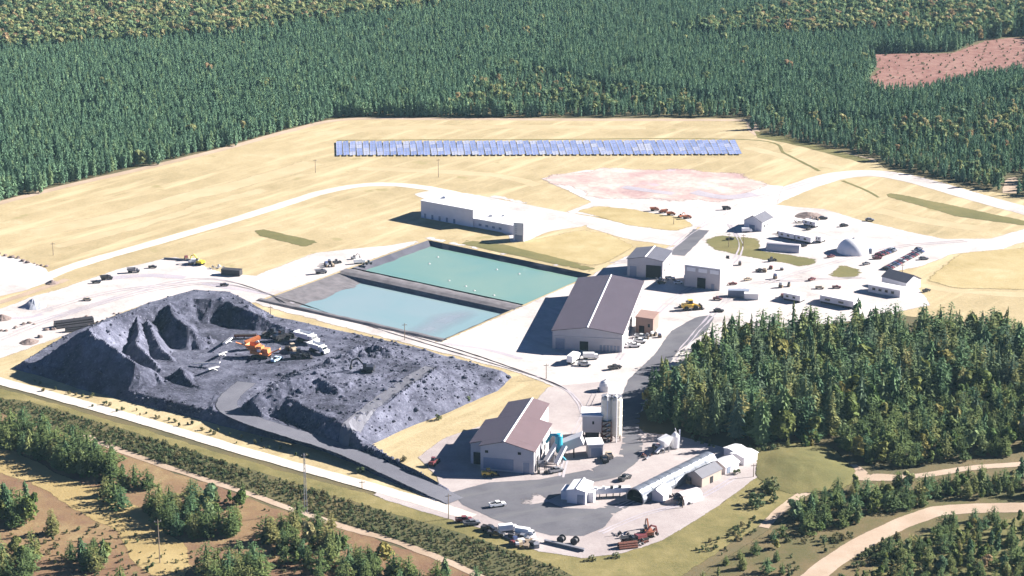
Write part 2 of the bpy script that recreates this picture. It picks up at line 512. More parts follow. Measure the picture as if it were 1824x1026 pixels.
# base ground, one sheet to the horizon
POND = [(466, 536), (787, 607), (1054, 489), (763, 428)]
pondw = w2(POND)
g = link_mesh('ground', [(p.x, p.y, 0) for p in pondw] + [(-6000, -1500, 0), (6000, -1500, 0), (6000, 9000, 0), (-6000, 9000, 0)],
              [(4, 5, 1, 0), (5, 6, 2, 1), (6, 7, 3, 2), (7, 4, 0, 3)], 'ground')
bm = bmesh.new(); bm.from_mesh(g.data); bmesh.ops.recalc_face_normals(bm, faces=bm.faces)
if sum(f.normal.z for f in bm.faces) < 0: bmesh.ops.reverse_faces(bm, faces=bm.faces)
bm.to_mesh(g.data); bm.free()
setp(g, kind='structure')

FIELD = [(-80, 390), (0, 362), (120, 331), (260, 299), (400, 266), (520, 233), (612, 211), (900, 211), (1335, 211), (1350, 236), (1440, 258), (1555, 283), (1575, 300),
         (1660, 318), (1740, 336), (1900, 365), (1900, 590), (1700, 570), (1400, 545), (1300, 620), (1180, 700), (1000, 740), (880, 850), (780, 900), (640, 870), (400, 800), (200, 735), (-80, 665)]
sheet('dry_field', FIELD, .05, 'field', jit=1.0, holes=[POND])
sheet('scrub_ground', [(-80, 715), (0, 735), (210, 805), (450, 888), (700, 968), (860, 1026), (940, 1100), (-80, 1100)], .04, 'scrub', jit=1.5)
sheet('pale_grass_sweep', [(-80, 775), (0, 792), (60, 815), (130, 850), (210, 880), (270, 915), (330, 965), (350, 1010), (300, 1050), (230, 1000), (200, 950), (120, 905), (60, 870), (0, 842), (-80, 830)], .09, 'sweep', soft=4, jit=1.5)
sheet('grass_verge', [(-80, 660), (0, 690), (250, 762), (450, 822), (600, 862), (740, 902), (860, 935), (960, 975), (1040, 986), (1110, 978), (1180, 952), (1275, 898), (1372, 822), (1410, 800), (1445, 793), (1490, 815),
                      (1485, 850), (1420, 895), (1330, 955), (1240, 1010), (1160, 1070), (1000, 1080), (900, 1010), (760, 958), (600, 905), (460, 862), (330, 822), (200, 780), (60, 735), (-80, 690)], .085, 'verge', soft=2.5, jit=.9)
sheet('brush_strip', [(-80, 690), (0, 708), (60, 716), (200, 757), (330, 798), (460, 839), (596, 882), (751, 927), (881, 968), (1000, 1012), (1080, 1060), (900, 1065), (850, 1018), (700, 962), (450, 882), (210, 800), (100, 765), (0, 738), (-80, 715)], .10, 'brushfloor', soft=3)
sheet('olive_grass_lower', [(1500, 1100), (1560, 985), (1700, 925), (1900, 918), (1900, 1100)], .04, 'olive', soft=4)
M['mixscrub'] = ground_mat('mixed_scrub', [(.06, .065, .028), (.09, .082, .036), (.125, .095, .05), (.17, .125, .065)], big=.04, mid=.12, soft=True)
sheet('scrub_ground', [(1160, 1080), (1330, 965), (1440, 890), (1500, 862), (1700, 850), (1900, 835), (1900, 1100)], .03, 'mixscrub', soft=4)
# gravel
sheet('gravel_yard', [(-80, 452), (0, 455), (50, 463), (85, 480), (98, 500), (40, 520), (-80, 545)], .12, 'gravel')
sheet('gravel_yard', [(-80, 570), (0, 548), (60, 527), (110, 512), (215, 477), (310, 456), (345, 466), (400, 486), (455, 490), (560, 449), (690, 437), (745, 427), (765, 421), (820, 432), (1062, 484), (1085, 470), (1115, 455),
                      (1195, 440), (1245, 405), (1215, 405), (1115, 395), (1000, 378), (880, 354), (820, 340), (900, 350), (1005, 377), (1050, 360), (960, 318), (1040, 302), (1180, 304), (1300, 308), (1375, 330), (1400, 330),
                      (1385, 365), (1470, 372), (1560, 398), (1680, 425), (1760, 425), (1850, 400), (1850, 425), (1790, 445), (1700, 455), (1640, 478), (1605, 483), (1640, 512), (1660, 545), (1560, 570), (1350, 590), (1230, 650), (1150, 735), (1120, 760), (1000, 745),
                      (985, 690), (925, 668), (830, 642), (700, 608), (620, 588), (470, 548), (410, 530), (360, 523), (320, 529), (250, 546), (160, 582), (100, 606), (0, 642), (-80, 665)], .14, 'gravel', soft=4, holes=[POND])
sheet('gravel_yard', [(735, 346), (770, 338), (835, 344), (930, 362), (1010, 378), (1110, 396), (1245, 404), (1215, 440), (1130, 430), (1040, 404), (985, 412), (945, 428), (930, 436), (905, 432), (905, 420), (840, 400)], .11, 'gravel', soft=2.5)
sheet('south_yard', [(975, 690), (1070, 680), (1120, 740), (1150, 770), (1210, 776), (1290, 796), (1384, 825), (1285, 903), (1185, 962), (1110, 988), (1040, 996), (960, 984), (870, 948), (780, 921), (690, 895), (640, 872), (700, 880), (790, 893), (775, 850), (740, 815), (790, 780),
                     (850, 760), (930, 735)], .16, 'pinkgravel', jit=.5)
ribbon('perimeter_road', [(-80, 655), (0, 679), (250, 749), (450, 809), (600, 850), (740, 890), (840, 922)], 6.4, .19, 'road')
ribbon('field_road', [(70, 500), (130, 475), (250, 440), (400, 397), (500, 366), (570, 344), (640, 331), (700, 329), (765, 336), (840, 352)], 8.5, .13, 'road')
ribbon('east_road', [(1340, 375), (1380, 352), (1440, 328), (1500, 312), (1570, 310), (1650, 326), (1740, 352), (1900, 395)], 15, .12, 'gravel')
ribbon('forest_track', [(-80, 388), (0, 362), (120, 331), (260, 299), (400, 265), (520, 232), (612, 213), (760, 212), (1000, 213), (1330, 214)], 6.5, .07, 'track')
ribbon('forest_track', [(1338, 214), (1352, 240), (1440, 260), (1560, 287)], 7, .075, 'track')
ribbon('sandy_track', [(150, 775), (215, 803), (330, 843), (455, 884), (590, 932), (700, 964), (790, 998), (880, 1040)], 3.6, .12, 'track')
ribbon('sandy_track', [(1360, 940), (1400, 900), (1450, 868), (1500, 842), (1530, 838)], 4.0, .12, 'track')
sheet('sandy_clearing', [(1480, 850), (1490, 826), (1530, 826), (1550, 842), (1620, 846), (1600, 858), (1540, 858)], .13, 'track', soft=2)
ribbon('sandy_track', [(1580, 852), (1650, 846), (1740, 833), (1900, 822)], 4.5, .115, 'track')
ribbon('sandy_road', [(1400, 1075), (1470, 1010), (1560, 955), (1630, 924), (1700, 908), (1900, 903)], 8, .12, 'track')
sheet('clearcut', [(1542, 96), (1700, 93), (1755, 72), (1860, 62), (1860, 134), (1700, 154), (1640, 172), (1575, 174), (1540, 160), (1560, 118)], .05, 'clearcut', soft=5, jit=3)
sheet('forest_clearing', [(1780, 345), (1790, 318), (1815, 310), (1815, 345)], .07, 'track')
# field details
sheet('red_soil_patch', [(950, 320), (1035, 300), (1150, 298), (1300, 303), (1385, 324), (1350, 352), (1290, 362), (1200, 366), (1110, 355), (1060, 362), (1040, 342)], .17, 'redsoil', soft=14, jit=5)
sheet('dry_grass_patch', [(935, 428), (1030, 408), (1085, 415), (1140, 440), (1085, 470), (1060, 478), (960, 458), (870, 436)], .17, 'patchgrass', soft=7)
sheet('dry_grass_patch', [(1020, 376), (1060, 365), (1130, 372), (1215, 386), (1246, 402), (1205, 415), (1110, 402)], .18, 'patchgrass', soft=7)
sheet('dry_grass_patch', [(1250, 428), (1275, 418), (1362, 424), (1362, 446), (1470, 462), (1440, 480), (1330, 460), (1260, 445)], .17, 'olive', soft=7)
sheet('dry_grass_patch', [(1468, 494), (1490, 468), (1552, 482), (1525, 500)], .17, 'olive', soft=7)
sheet('olive_ditch', [(450, 403), (580, 431), (545, 443), (455, 420)], .10, 'olive', soft=5)
sheet('olive_ditch', [(1565, 338), (1700, 365), (1850, 398), (1850, 407), (1700, 386), (1580, 352)], .10, 'olive', soft=5)
sheet('olive_bank', [(830, 428), (905, 437), (1062, 478), (1052, 484), (820, 435)], .18, 'olive', soft=1.2)  # flat strip, the shade of the bank's outer slope put into olive colour
sheet('olive_bank', [(1340, 232), (1400, 243), (1555, 285), (1540, 292), (1430, 262), (1350, 246)], .08, 'olive', soft=2)
ribbon('field_ditch', [(600, 250), (900, 249), (1330, 249), (1400, 275), (1460, 305)], 2.2, .09, 'olive')
ribbon('field_ditch', [(1500, 322), (1540, 338), (1565, 352)], 2.2, .09, 'olive')
sheet('dry_grass_patch', [(1700, 450), (1800, 442), (1900, 430), (1900, 520), (1700, 516), (1640, 500)], .17, 'patchgrass', soft=7)
M['worn'] = ground_mat('worn_grass', [(.32, .25, .145), (.37, .295, .18), (.42, .345, .225)], soft=True)
for pts, w_ in (([(60, 415), (200, 388), (330, 352), (450, 322), (560, 290)], 16), ([(100, 440), (240, 404), (380, 362), (470, 338)], 9), ([(560, 240), (700, 228), (900, 226), (1150, 228)], 12), ([(640, 300), (760, 305), (880, 312), (960, 330)], 10), ([(1330, 262), (1420, 285), (1500, 300)], 10),
                ([(1560, 375), (1660, 395), (1760, 410)], 12), ([(1620, 505), (1720, 520), (1840, 526)], 7), ([(330, 430), (420, 412), (500, 400)], 9)):
    ribbon('worn_grass_strip', pts, w_, .075, 'worn', soft=w_ * .5, jit=1.2)
ribbon('damp_silt_trail', [(1235, 342), (1290, 352), (1345, 346)], 9, .22, 'stain', soft=4)
ribbon('damp_silt_trail', [(1110, 333), (1140, 338), (1200, 346)], 7, .22, 'stain', soft=3)
ribbon('damp_silt_trail', [(190, 497), (260, 491), (330, 495)], 6, .17, 'stain', soft=3)
ribbon('damp_silt_trail', [(360, 505), (420, 515), (480, 524)], 4, .17, 'stain', soft=2)
ribbon('damp_silt_trail', [(0, 568), (50, 566), (75, 560)], 3, .17, 'stain', soft=2)
ribbon('damp_silt_trail', [(790, 612), (860, 622), (930, 640)], 2.5, .17, 'stain', soft=1)
for pts in ([(0, 605), (120, 560), (260, 520), (380, 505), (480, 525), (620, 570), (800, 625), (960, 672)], [(20, 590), (160, 545), (300, 505), (400, 500), (520, 540)], [(60, 560), (200, 520), (330, 505)], [(700, 590), (830, 628), (1000, 690), (1040, 740)], [(1090, 470), (1180, 450), (1235, 412), (1330, 360), (1450, 322)],
            [(1290, 540), (1380, 500), (1480, 470), (1600, 440), (1720, 430)], [(1200, 640), (1270, 560), (1330, 510), (1420, 500), (1540, 495)], [(1100, 640), (1190, 540), (1290, 480), (1320, 440), (1300, 400)], [(1060, 700), (1020, 780), (1000, 850)], [(1100, 905), (1180, 870), (1250, 845)], [(1070, 950), (1140, 920), (1240, 890), (1310, 850)]):
    for o_ in (-1.1, 1.1): ribbon('tyre_track', [(x + o_ * 3, y + o_) for x, y in pts], .75, .21 + .004 * len(pts), 'stain', soft=.35)
ribbon('dirt_strip', [(-60, 556), (0, 539), (70, 516), (120, 498)], 4.5, .17, 'track')
# asphalt
sheet('asphalt_road', [(800, 878), (870, 860), (960, 855), (1050, 836), (1100, 812), (1108, 785), (1102, 745), (1105, 705), (1118, 678), (1160, 636), (1195, 590), (1240, 565), (1275, 560), (1262, 590), (1212, 625), (1172, 680), (1147, 720), (1141, 760),
                       (1147, 790), (1138, 822), (1105, 850), (1045, 864), (1000, 882), (975, 893), (1005, 905), (1060, 907), (1125, 890), (1140, 894), (1095, 917), (1078, 941), (1040, 956), (980, 956), (920, 940), (870, 922), (820, 900)], .20, 'asphalt', soft=1.2, jit=.4)
ribbon('asphalt_road', [(1205, 455), (1230, 430), (1250, 410)], 9, .20, 'asphalt', soft=2)

# ------------------------------------------------------------------ rock storage pit (height field)
def H3(lst): return [(*P(x, y, h)[:2], h) for x, y, h in lst]
PITMASK = [(25, 657), (110, 606), (175, 580), (260, 548), (345, 523), (420, 528), (500, 572), (640, 603), (730, 622), (830, 650), (912, 672), (888, 697), (790, 737), (700, 774), (660, 793), (700, 820), (800, 872), (806, 890), (775, 893),
           (690, 855), (585, 806), (480, 781), (350, 746), (250, 721), (130, 688)]
pitw = [tuple(p) for p in dens(w2(PITMASK), 3, .6)]
xs = [p[0] for p in pitw]; ys = [p[1] for p in pitw]
RES = .72
gx = np.arange(min(xs) - 4, max(xs) + 4, RES); gy = np.arange(min(ys) - 4, max(ys) + 4, RES)
X, Y = np.meshgrid(gx, gy)
def lattice(seed):
    r = np.random.default_rng(seed).random((64, 64))
    def f(x, y):
        x = np.asarray(x) % 64; y = np.asarray(y) % 64
        i = np.floor(x).astype(int) % 64; j = np.floor(y).astype(int) % 64
        u = x - np.floor(x); v = y - np.floor(y)
        u = u * u * (3 - 2 * u); v = v * v * (3 - 2 * v)
        i1, j1 = (i + 1) % 64, (j + 1) % 64
        return (r[i, j] * (1 - u) + r[i1, j] * u) * (1 - v) + (r[i, j1] * (1 - u) + r[i1, j1] * u) * v
    return f
L1 = lattice(3)
def fbm(x, y, k, o=4):
    s, a, tot = 0, 1.0, 0
    for i in range(o):
        s = s + a * L1(x * k + 7.3 * i, y * k + 3.1 * i); tot += a
        a *= .5; k *= 2.03
    return s / tot - .5
WX, WY = X + 5 * fbm(X, Y, .05), Y + 5 * fbm(X + 90, Y, .05)
def ridge(pts, slope=.75):
    best = np.full(X.shape, -50.0)
    for (ax, ay, ah), (bx, by, bh) in zip(pts[:-1], pts[1:]):
        dx, dy = bx - ax, by - ay
        t = np.clip(((WX - ax) * dx + (WY - ay) * dy) / (dx * dx + dy * dy + 1e-9), 0, 1)
        d = np.hypot(WX - ax - t * dx, WY - ay - t * dy)
        best = np.maximum(best, ah + (bh - ah) * t - slope * d)
    return best
din = np.where(inside(pitw, X, Y), 1, -1) * seg_dist(pitw, X, Y)
Hh = np.full(X.shape, 3.0) + .3 * fbm(X, Y, .12)
def vee(h): 
    global Hh
    Hh = np.maximum(Hh, h)
gul = 3.0 * np.abs(fbm(X + 40, Y * .5, .15)) + .5 * np.abs(fbm(X, Y, .5, 2))
vee(ridge(H3([(158, 588, 15.5), (185, 611, 14.5), (215, 631, 13), (247, 649, 10.5), (279, 657, 7.5), (302, 685, 3)]), .95) - gul)
vee(ridge(H3([(110, 614, 9.5), (158, 589, 15), (200, 571, 13.5), (240, 553, 12), (275, 546, 11.5), (305, 540, 11), (345, 531, 11), (400, 537, 10), (455, 558, 8.5), (492, 575, 6), (560, 602, 2.5)]), .85) - .7 * gul)
vee(ridge(H3([(238, 554, 11.5), (244, 585, 10.5), (243, 615, 8.5), (262, 640, 6), (287, 656, 4.5)]), .95) - gul)
vee(ridge(H3([(262, 570, 11), (285, 622, 6.5), (314, 652, 2.5)]), .85) - .8 * gul)
vee(ridge(H3([(302, 545, 11.5), (316, 572, 10.8), (332, 584, 10), (352, 598, 7.5), (388, 606, 3.5)]), .85) - .5 * gul)
vee(ridge(H3([(325, 653, 7), (352, 682, 4.5), (388, 709, 1.2)]), .8) - .3 * gul)
vee(ridge(H3([(296, 690, 3), (330, 712, 2.2), (380, 728, 1.6)]), .5) - .3 * gul)
vee(ridge(H3([(440, 545, 9.0), (470, 575, 5), (500, 588, 2)]), .5) - gul)
rough = 4.2 * np.abs(fbm(X, Y, .30, 3)) + 2.4 * fbm(X + 20, Y, .2, 2)
vee(ridge(H3([(585, 648, 6), (612, 628, 7.5), (650, 615, 8), (695, 626, 7.5), (640, 636, 7.5)]), .55) - .8 + rough)
def plateau(lst, z, s0, s1, dirv, tilt=0):
    poly = [tuple(P(x, y, z)[:2]) for x, y in lst]
    dist = np.where(inside(poly, WX, WY), 0, seg_dist(poly, WX, WY))
    cx = sum(p[0] for p in poly) / len(poly); cy = sum(p[1] for p in poly) / len(poly)
    ang = ((X - cx) * dirv[0] + (Y - cy) * dirv[1]) / (np.hypot(X - cx, Y - cy) + 1e-6)
    return z - dist * (s0 + s1 * np.clip(ang, 0, 1))
vee(plateau([(470, 702), (520, 676), (560, 662), (640, 640), (720, 642), (782, 656), (705, 707), (630, 768), (605, 752), (575, 742), (530, 716)], 7.6, .30, .5, (-.8, -.6)) + .9 * fbm(X, Y, .2))
vee(ridge(H3([(462, 703, 10), (485, 690, 11.5), (520, 682, 12), (560, 676, 11.5), (600, 690, 10)]), .82) + 1.8 * fbm(X, Y, .22, 3) - .3)
vee(ridge(H3([(422, 722, 5.6), (438, 737, 6.2), (480, 750, 6.6), (540, 768, 6.9), (602, 783, 6.2)]), .9) + .8 * fbm(X, Y, .4, 3))
vee(ridge(H3([(600, 690, 9.0), (660, 672, 8.9), (730, 655, 8.4)]), .55) + 1.2 * fbm(X, Y, .3, 3) - .3)
vee(ridge(H3([(782, 655, 8.6), (700, 712, 8.7), (622, 776, 8.0)]), 1.1))
# access ramp with guard berms
RAMP = H3([(440, 682, 3.1), (412, 705, 3.2), (406, 728, 3.4), (450, 750, 3.6), (525, 774, 3.5), (590, 794, 3.0), (655, 820, 2.1), (725, 853, 1.1), (812, 893, .15)])
rc = spline([Vector(p) for p in RAMP], k=6)
rd = np.full(X.shape, 1e9); rh = np.zeros(X.shape); rs = np.zeros(X.shape)
sd = np.zeros(X.shape); sp_ = np.zeros(X.shape)
for ki, (a, b) in enumerate(zip(rc[:-1], rc[1:])):
    dx, dy = b.x - a.x, b.y - a.y
    t = np.clip(((X - a.x) * dx + (Y - a.y) * dy) / (dx * dx + dy * dy + 1e-9), 0, 1)
    d = np.hypot(X - a.x - t * dx, Y - a.y - t * dy)
    q = d < rd
    sd = np.where(q, np.sign((X - a.x) * dy - (Y - a.y) * dx), sd); sp_ = np.where(q, ki / (len(rc) - 1), sp_)
    rd = np.where(q, d, rd); rh = np.where(q, a.z + (b.z - a.z) * t, rh)
HW = 4.6
rb = rh - .8 * np.clip(rd - HW - 1.6, 0, None)
berm = rh + 2.0 - 1.0 * np.abs(rd - HW - 1.2) + .6 * fbm(X, Y, .5, 2)
on = rd < HW + .2
outer = (sd > 0) & (sp_ > .22)
hasb = (rh > .35) & (outer | (sp_ > .58))
Hh = np.maximum(Hh, rb)
Hh = np.where(hasb & (rd < HW + 3), np.maximum(Hh, berm), Hh)
Hh = np.where(on, rh, Hh)
slopey = np.clip((np.hypot(*np.gradient(Hh, RES)) - .12) / .3, .12, 1)
Hh = Hh + slopey * (1.3 * fbm(X, Y, .3, 3) + .35 * fbm(X, Y, .9, 2)) * (~on)
# low rock windrow along the edge
per = np.abs(din - 3.2)
Hh = np.maximum(Hh, np.where(on, -9, 1.7 - .7 * per + 1.6 * fbm(X, Y, .4, 3)))
Hh = np.where(on & (rh < 1.2), np.minimum(Hh, np.maximum(din * 1.2, .3)), np.minimum(Hh, din * .95 + .15))
# slump the crests a little
Hh = np.where((Hh > 3.6) & ~on, 3.6 + (Hh - 3.6) * 1.12, Hh)
K = Hh.copy()
for _ in range(0):
    K[1:-1, 1:-1] = .5 * K[1:-1, 1:-1] + .125 * (K[:-2, 1:-1] + K[2:, 1:-1] + K[1:-1, :-2] + K[1:-1, 2:])
Hh = K
keep = din > -1.2
idx = -np.ones(X.shape, int)
idx[keep] = np.arange(keep.sum())
vs = np.stack([X[keep], Y[keep], Hh[keep]], 1)
q = (keep[:-1, :-1] & keep[1:, :-1] & keep[1:, 1:] & keep[:-1, 1:])
fs = np.stack([idx[:-1, :-1][q], idx[:-1, 1:][q], idx[1:, 1:][q], idx[1:, :-1][q]], 1)
pit = link_mesh('rock_stockpile', vs.tolist(), fs.tolist(), 'rock', smooth=False)
setp(pit, 'huge dark grey stockpile of crushed rock with steep ridges and a flat working floor', 'rock pile')
def pit_z(x, y):
    i = int((y - gy[0]) / RES + .5); j = int((x - gx[0]) / RES + .5)
    return float(Hh[min(max(i, 0), len(gy) - 1), min(max(j, 0), len(gx) - 1)])
def pit_at(px, py, guess=3.0):
    z = guess
    for _ in range(6):
        p = P(px, py, z); z = max(.1, pit_z(p.x, p.y))
    p = P(px, py, z); p.z = z
    return p
# worn driving surface of the ramp
L, Rr = [], []
for i, p in enumerate(rc):
    d = (rc[min(i + 1, len(rc) - 1)] - rc[max(i - 1, 0)]); d = Vector((d.x, d.y, 0)).normalized()
    n_ = Vector((-d.y, d.x, 0))
    L.append([p + n_ * k for k in (-HW + .1, -2.2, 0, 2.2, HW - .1)])
vs = [(v.x, v.y, v.z + .22) for row in L for v in row]
fs = [(i * 5 + k, i * 5 + k + 1, i * 5 + k + 6, i * 5 + k + 5) for i in range(len(L) - 1) for k in range(4)]
o = setp(link_mesh('ramp_road', vs, fs, 'silt'), kind='structure')
a = o.data.attributes.new("edge", 'FLOAT', 'POINT')
a.data.foreach_set("value", [0, 1, 1, 1, 0] * len(L))

# haul track along the shoulder of the rock deck
tc = spline([pit_at(x, y, 7).to_2d() for x, y in ((768, 655), (735, 674), (690, 703), (645, 738), (606, 772))], k=8)
vs = []
for i, p in enumerate(tc):
    d = (tc[min(i + 1, len(tc) - 1)] - tc[max(i - 1, 0)]).normalized()
    for k in (-3.2, -1.6, 0, 1.6, 3.2):
        q_ = p + Vector((-d.y, d.x)) * k
        vs.append((q_.x, q_.y, max(pit_z(q_.x + a_, q_.y + b_) for a_ in (-.5, .5) for b_ in (-.5, .5)) + .12))
o = setp(link_mesh('haul_track', vs, [(i * 5 + k, i * 5 + k + 1, i * 5 + k + 6, i * 5 + k + 5) for i in range(len(tc) - 1) for k in range(4)], 'silt'), kind='structure')
o.data.attributes.new("edge", 'FLOAT', 'POINT').data.foreach_set("value", [0, .8, .8, .8, 0] * len(tc))

# ------------------------------------------------------------------ water ponds
def lerp(a, b, t): return a + (b - a) * t
A_, B_, C_, D_ = [Vector((p.x, p.y)) for p in pondw]     # near-left, near-right, far-right, far-left
def pond(t0, t1, name, wl, wmat, depth):
    nl, nr, fr, fl = lerp(A_, D_, t0), lerp(B_, C_, t0), lerp(B_, C_, t1), lerp(A_, D_, t1)
    c = (nl + nr + fr + fl) / 4
    return [nl, nr, fr, fl]
def inset(q, d):
    d = [d] * 4 if isinstance(d, (int, float)) else d
    ln = []
    for i in range(4):
        e = (q[(i + 1) % 4] - q[i]).normalized()
        ln.append((q[i] + Vector((-e.y, e.x)) * d[i], e))
    out = []
    for i in range(4):
        (p, a), (r, b) = ln[i - 1], ln[i]
        t = ((r - p).x * b.y - (r - p).y * b.x) / (a.x * b.y - a.y * b.x)
        out.append(p + a * t)
    return out
T0, T1, T2, T3 = 0.0, .43, .52, 1.0
near = pond(T0, T1, '', 0, '', 0); far = pond(T2, T3, '', 0, '', 0)
for quad, top, dep, wlv, wm, nm, run, lm in ((near, .1, 4.0, -1.5, 'water_blue', 'pond_water', [5, 9, 4, 40], 'linerlight'), (far, .1, 4.0, -1.8, 'water_green', 'pond_water', [5, 3, 6, 8], 'liner')):
    bot = inset(quad, run)
    vs, fs = [], []
    for i in range(4):
        n0 = len(vs)
        K_ = 24
        a, b, c2, d2 = quad[i], quad[(i + 1) % 4], bot[(i + 1) % 4], bot[i]
        for j in range(K_ + 1):
            u = j / K_
            for r_ in range(5):
                v = r_ / 4
                q_ = lerp(lerp(a, b, u), lerp(d2, c2, u), v)
                jz = vn(q_.x, q_.y, .12) * .7 * math.sin(math.pi * v)
                vs.append((q_.x, q_.y, lerp(top, -dep, v) + jz))
        fs += [(n0 + j * 5 + r_, n0 + (j + 1) * 5 + r_, n0 + (j + 1) * 5 + r_ + 1, n0 + j * 5 + r_ + 1) for j in range(K_) for r_ in range(4)]
    n0 = len(vs); vs += [(p.x, p.y, -dep) for p in bot]; fs.append((n0, n0 + 1, n0 + 2, n0 + 3))
    setp(link_mesh('pond_basin', vs, fs, lm), kind='structure')
    k_ = (top - wlv) / (top + dep)
    wl_ = inset(quad, [r_ * k_ - .5 for r_ in run])
    setp(link_mesh(nm, [(p.x, p.y, wlv) for p in wl_], [(0, 1, 2, 3)], wm), kind='structure')
setp(edge_sheet('silt_shallows', dens([P(x, y, -1.47).to_2d() for x, y in ((705, 592), (745, 575), (770, 558), (835, 548), (872, 556), (800, 590), (775, 600))], 2, 1.0), -1.47, M['shallow'], 11), kind='structure')
# low dividing dyke and the rim banks
def bank(name, a, b, w0, w1, z0, z1, mat, label=None):
    d = (b - a); Ln = d.length; d.normalize(); n_ = Vector((-d.y, d.x))
    vs, fs = [], []
    k = max(2, int(Ln / 3))
    prof = ((-w0, z0), (-w1, z1), (0, z1 + .05), (w1, z1), (w0, z0))
    for i in range(k + 1):
        p = a + d * Ln * i / k
        for o_, z in prof:
            q_ = p + n_ * o_
            vs.append((q_.x, q_.y, z + .25 * vn(q_.x, q_.y, .2)))
    fs = [(i * 5 + j, i * 5 + j + 1, i * 5 + j + 6, i * 5 + j + 5) for i in range(k) for j in range(4)]
    return setp(link_mesh(name, vs, fs, mat), kind='structure')
dA, dB = lerp(A_, D_, (T1 + T2) / 2), lerp(B_, C_, (T1 + T2) / 2)
ddir = (dB - dA).normalized()
wdy = (lerp(A_, D_, T2) - lerp(A_, D_, T1)).length * .5
bank('pond_dyke', dA - ddir * 1, dB + ddir * 1, wdy + .6, wdy * .35, -.6, .35, 'linerlight')
bank('pond_rim', A_ + Vector((-1, 1)), B_ + Vector((1, -.5)), 2.2, .9, .05, .8, 'linerlight')
bank('pond_rim', D_ + Vector((-.5, 1)), C_ + Vector((1, .5)), 3.2, 1.3, .05, 1.3, 'gravel')
nrm_far = Vector((-(C_ - D_).y, (C_ - D_).x)).normalized()

# ------------------------------------------------------------------ buildings
class Frame:
    def __init__(s, a, b, za=0.0):
        s.o = P(*a, za); e = P(*b, za)
        s.o.z = ZG; e.z = ZG
        s.u = (e - s.o).normalized(); s.v = Vector((-s.u.y, s.u.x, 0))
        s.W = (e - s.o).length
        s.rz = math.atan2(s.u.y, s.u.x)
    def depth(s, p, q, z):     # length along v between two bearings at height z
        return abs((P(*q, z) - P(*p, z)).dot(s.v))
def gable(root, blocks, xr, hr, sl, wallm, roofm, roofm2=None, over=.45, th=.28, trim=True):
    zf = lambda x: hr - abs(x - xr) * sl
    mb = MB()
    for x0, x1, y0, y1 in blocks:
        pr = [(x0, 0), (x1, 0), (x1, zf(x1)), (min(max(xr, x0), x1), zf(min(max(xr, x0), x1))), (x0, zf(x0))]
        if not x0 < xr < x1: pr = [pr[0], pr[1], pr[2], pr[4]]
        mb.prism(pr, y0, y1)
    mb.build('wall', wallm, root)
    for side, rm in ((0, roofm), (1, roofm2 or roofm)):
        mb = MB()
        for bi, (x0, x1, y0, y1) in enumerate(blocks):
            e = .02 * bi
            a, b = (x0 - over, min(xr, x1)) if side == 0 else (max(xr, x0), x1 + over)
            if b - a < .6: continue
            mb.prism([(a, zf(a) + .03 + e), (b, zf(b) + .03 + e), (b, zf(b) + th + e), (a, zf(a) + th + e)], y0 - over, y1 + over)
        if mb.f: mb.build('roof', rm, root)
    y0 = min(b[2] for b in blocks); y1 = max(b[3] for b in blocks)
    MB().prism([(xr - .45, hr + .2), (xr + .45, hr + .2), (xr, hr + .52)], y0 - .5, y1 + .5).build('ridge_cap', 'trim', root)
    return zf
def openings(root, lst, y=0.0, name='door', mat='dark', frame=None, depth=.12):
    for x0, x1, z0, z1 in lst:
        d = MB().box(x0, x1, y - depth, y + .05, z0, z1).build(name, mat, root)
        if frame:
            f = .18
            MB().box(x0 - f, x0, y - depth - .06, y + .05, z0, z1 + f).box(x1, x1 + f, y - depth - .06, y + .05, z0, z1 + f).box(x0, x1, y - depth - .06, y + .05, z1, z1 + f).build('door_frame', frame, d)
def side_openings(root, lst, x, name='window', mat='dark', s=1):
    for y0, y1, z0, z1 in lst:
        MB().box(min(x - .05 * s, x + .12 * s), max(x - .05 * s, x + .12 * s), y0, y1, z0, z1).build(name, mat, root)

# large shed (centre)
f = Frame((984, 621.5), (1108, 628.5))
W_ = f.W; D_len = .5 * (f.depth((983.6, 585), (1051, 500.7), 9) + f.depth((1108, 600), (1165.6, 498.4), 8.5))
HB = height_at(1046, 625, 582.6) - .4
t = thing('ore_building', 'biggest building, long shed with dark slate roof and pale ridge line beside the ponds', 'building', f.o, f.rz)
zf = gable(t, [(0, W_, 0, D_len)], W_ / 2, HB, (HB - 7.6) / (W_ / 2), 'wall', 'roof')
openings(t, [(1.2, 5.0, 0, 4.6)], mat='doorblue', frame='trim')
openings(t, [(11, 14.5, 0, 3.8)], mat='dark', frame='trim')
for k in range(6): openings(t, [(W_ - 9 + 1.4 * k, W_ - 8 + 1.4 * k, .1, 2.6)], name='louvre', mat='doorblue', depth=.1)
MB().box(-.1, W_ + .1, -.2, 0, 5.3, 5.55).build('belt_trim', 'trim', t)
side_openings(t, [(8 + 11 * k, 10 + 11 * k, 3.0, 4.4) for k in range(6)], W_)
MB().box(-.35, -.05, -.4, D_len + .4, zf(0) - .25, zf(0) + .05).box(W_ + .05, W_ + .35, -.4, D_len + .4, zf(W_) - .25, zf(W_) + .05).build('gutter', 'trim', t)

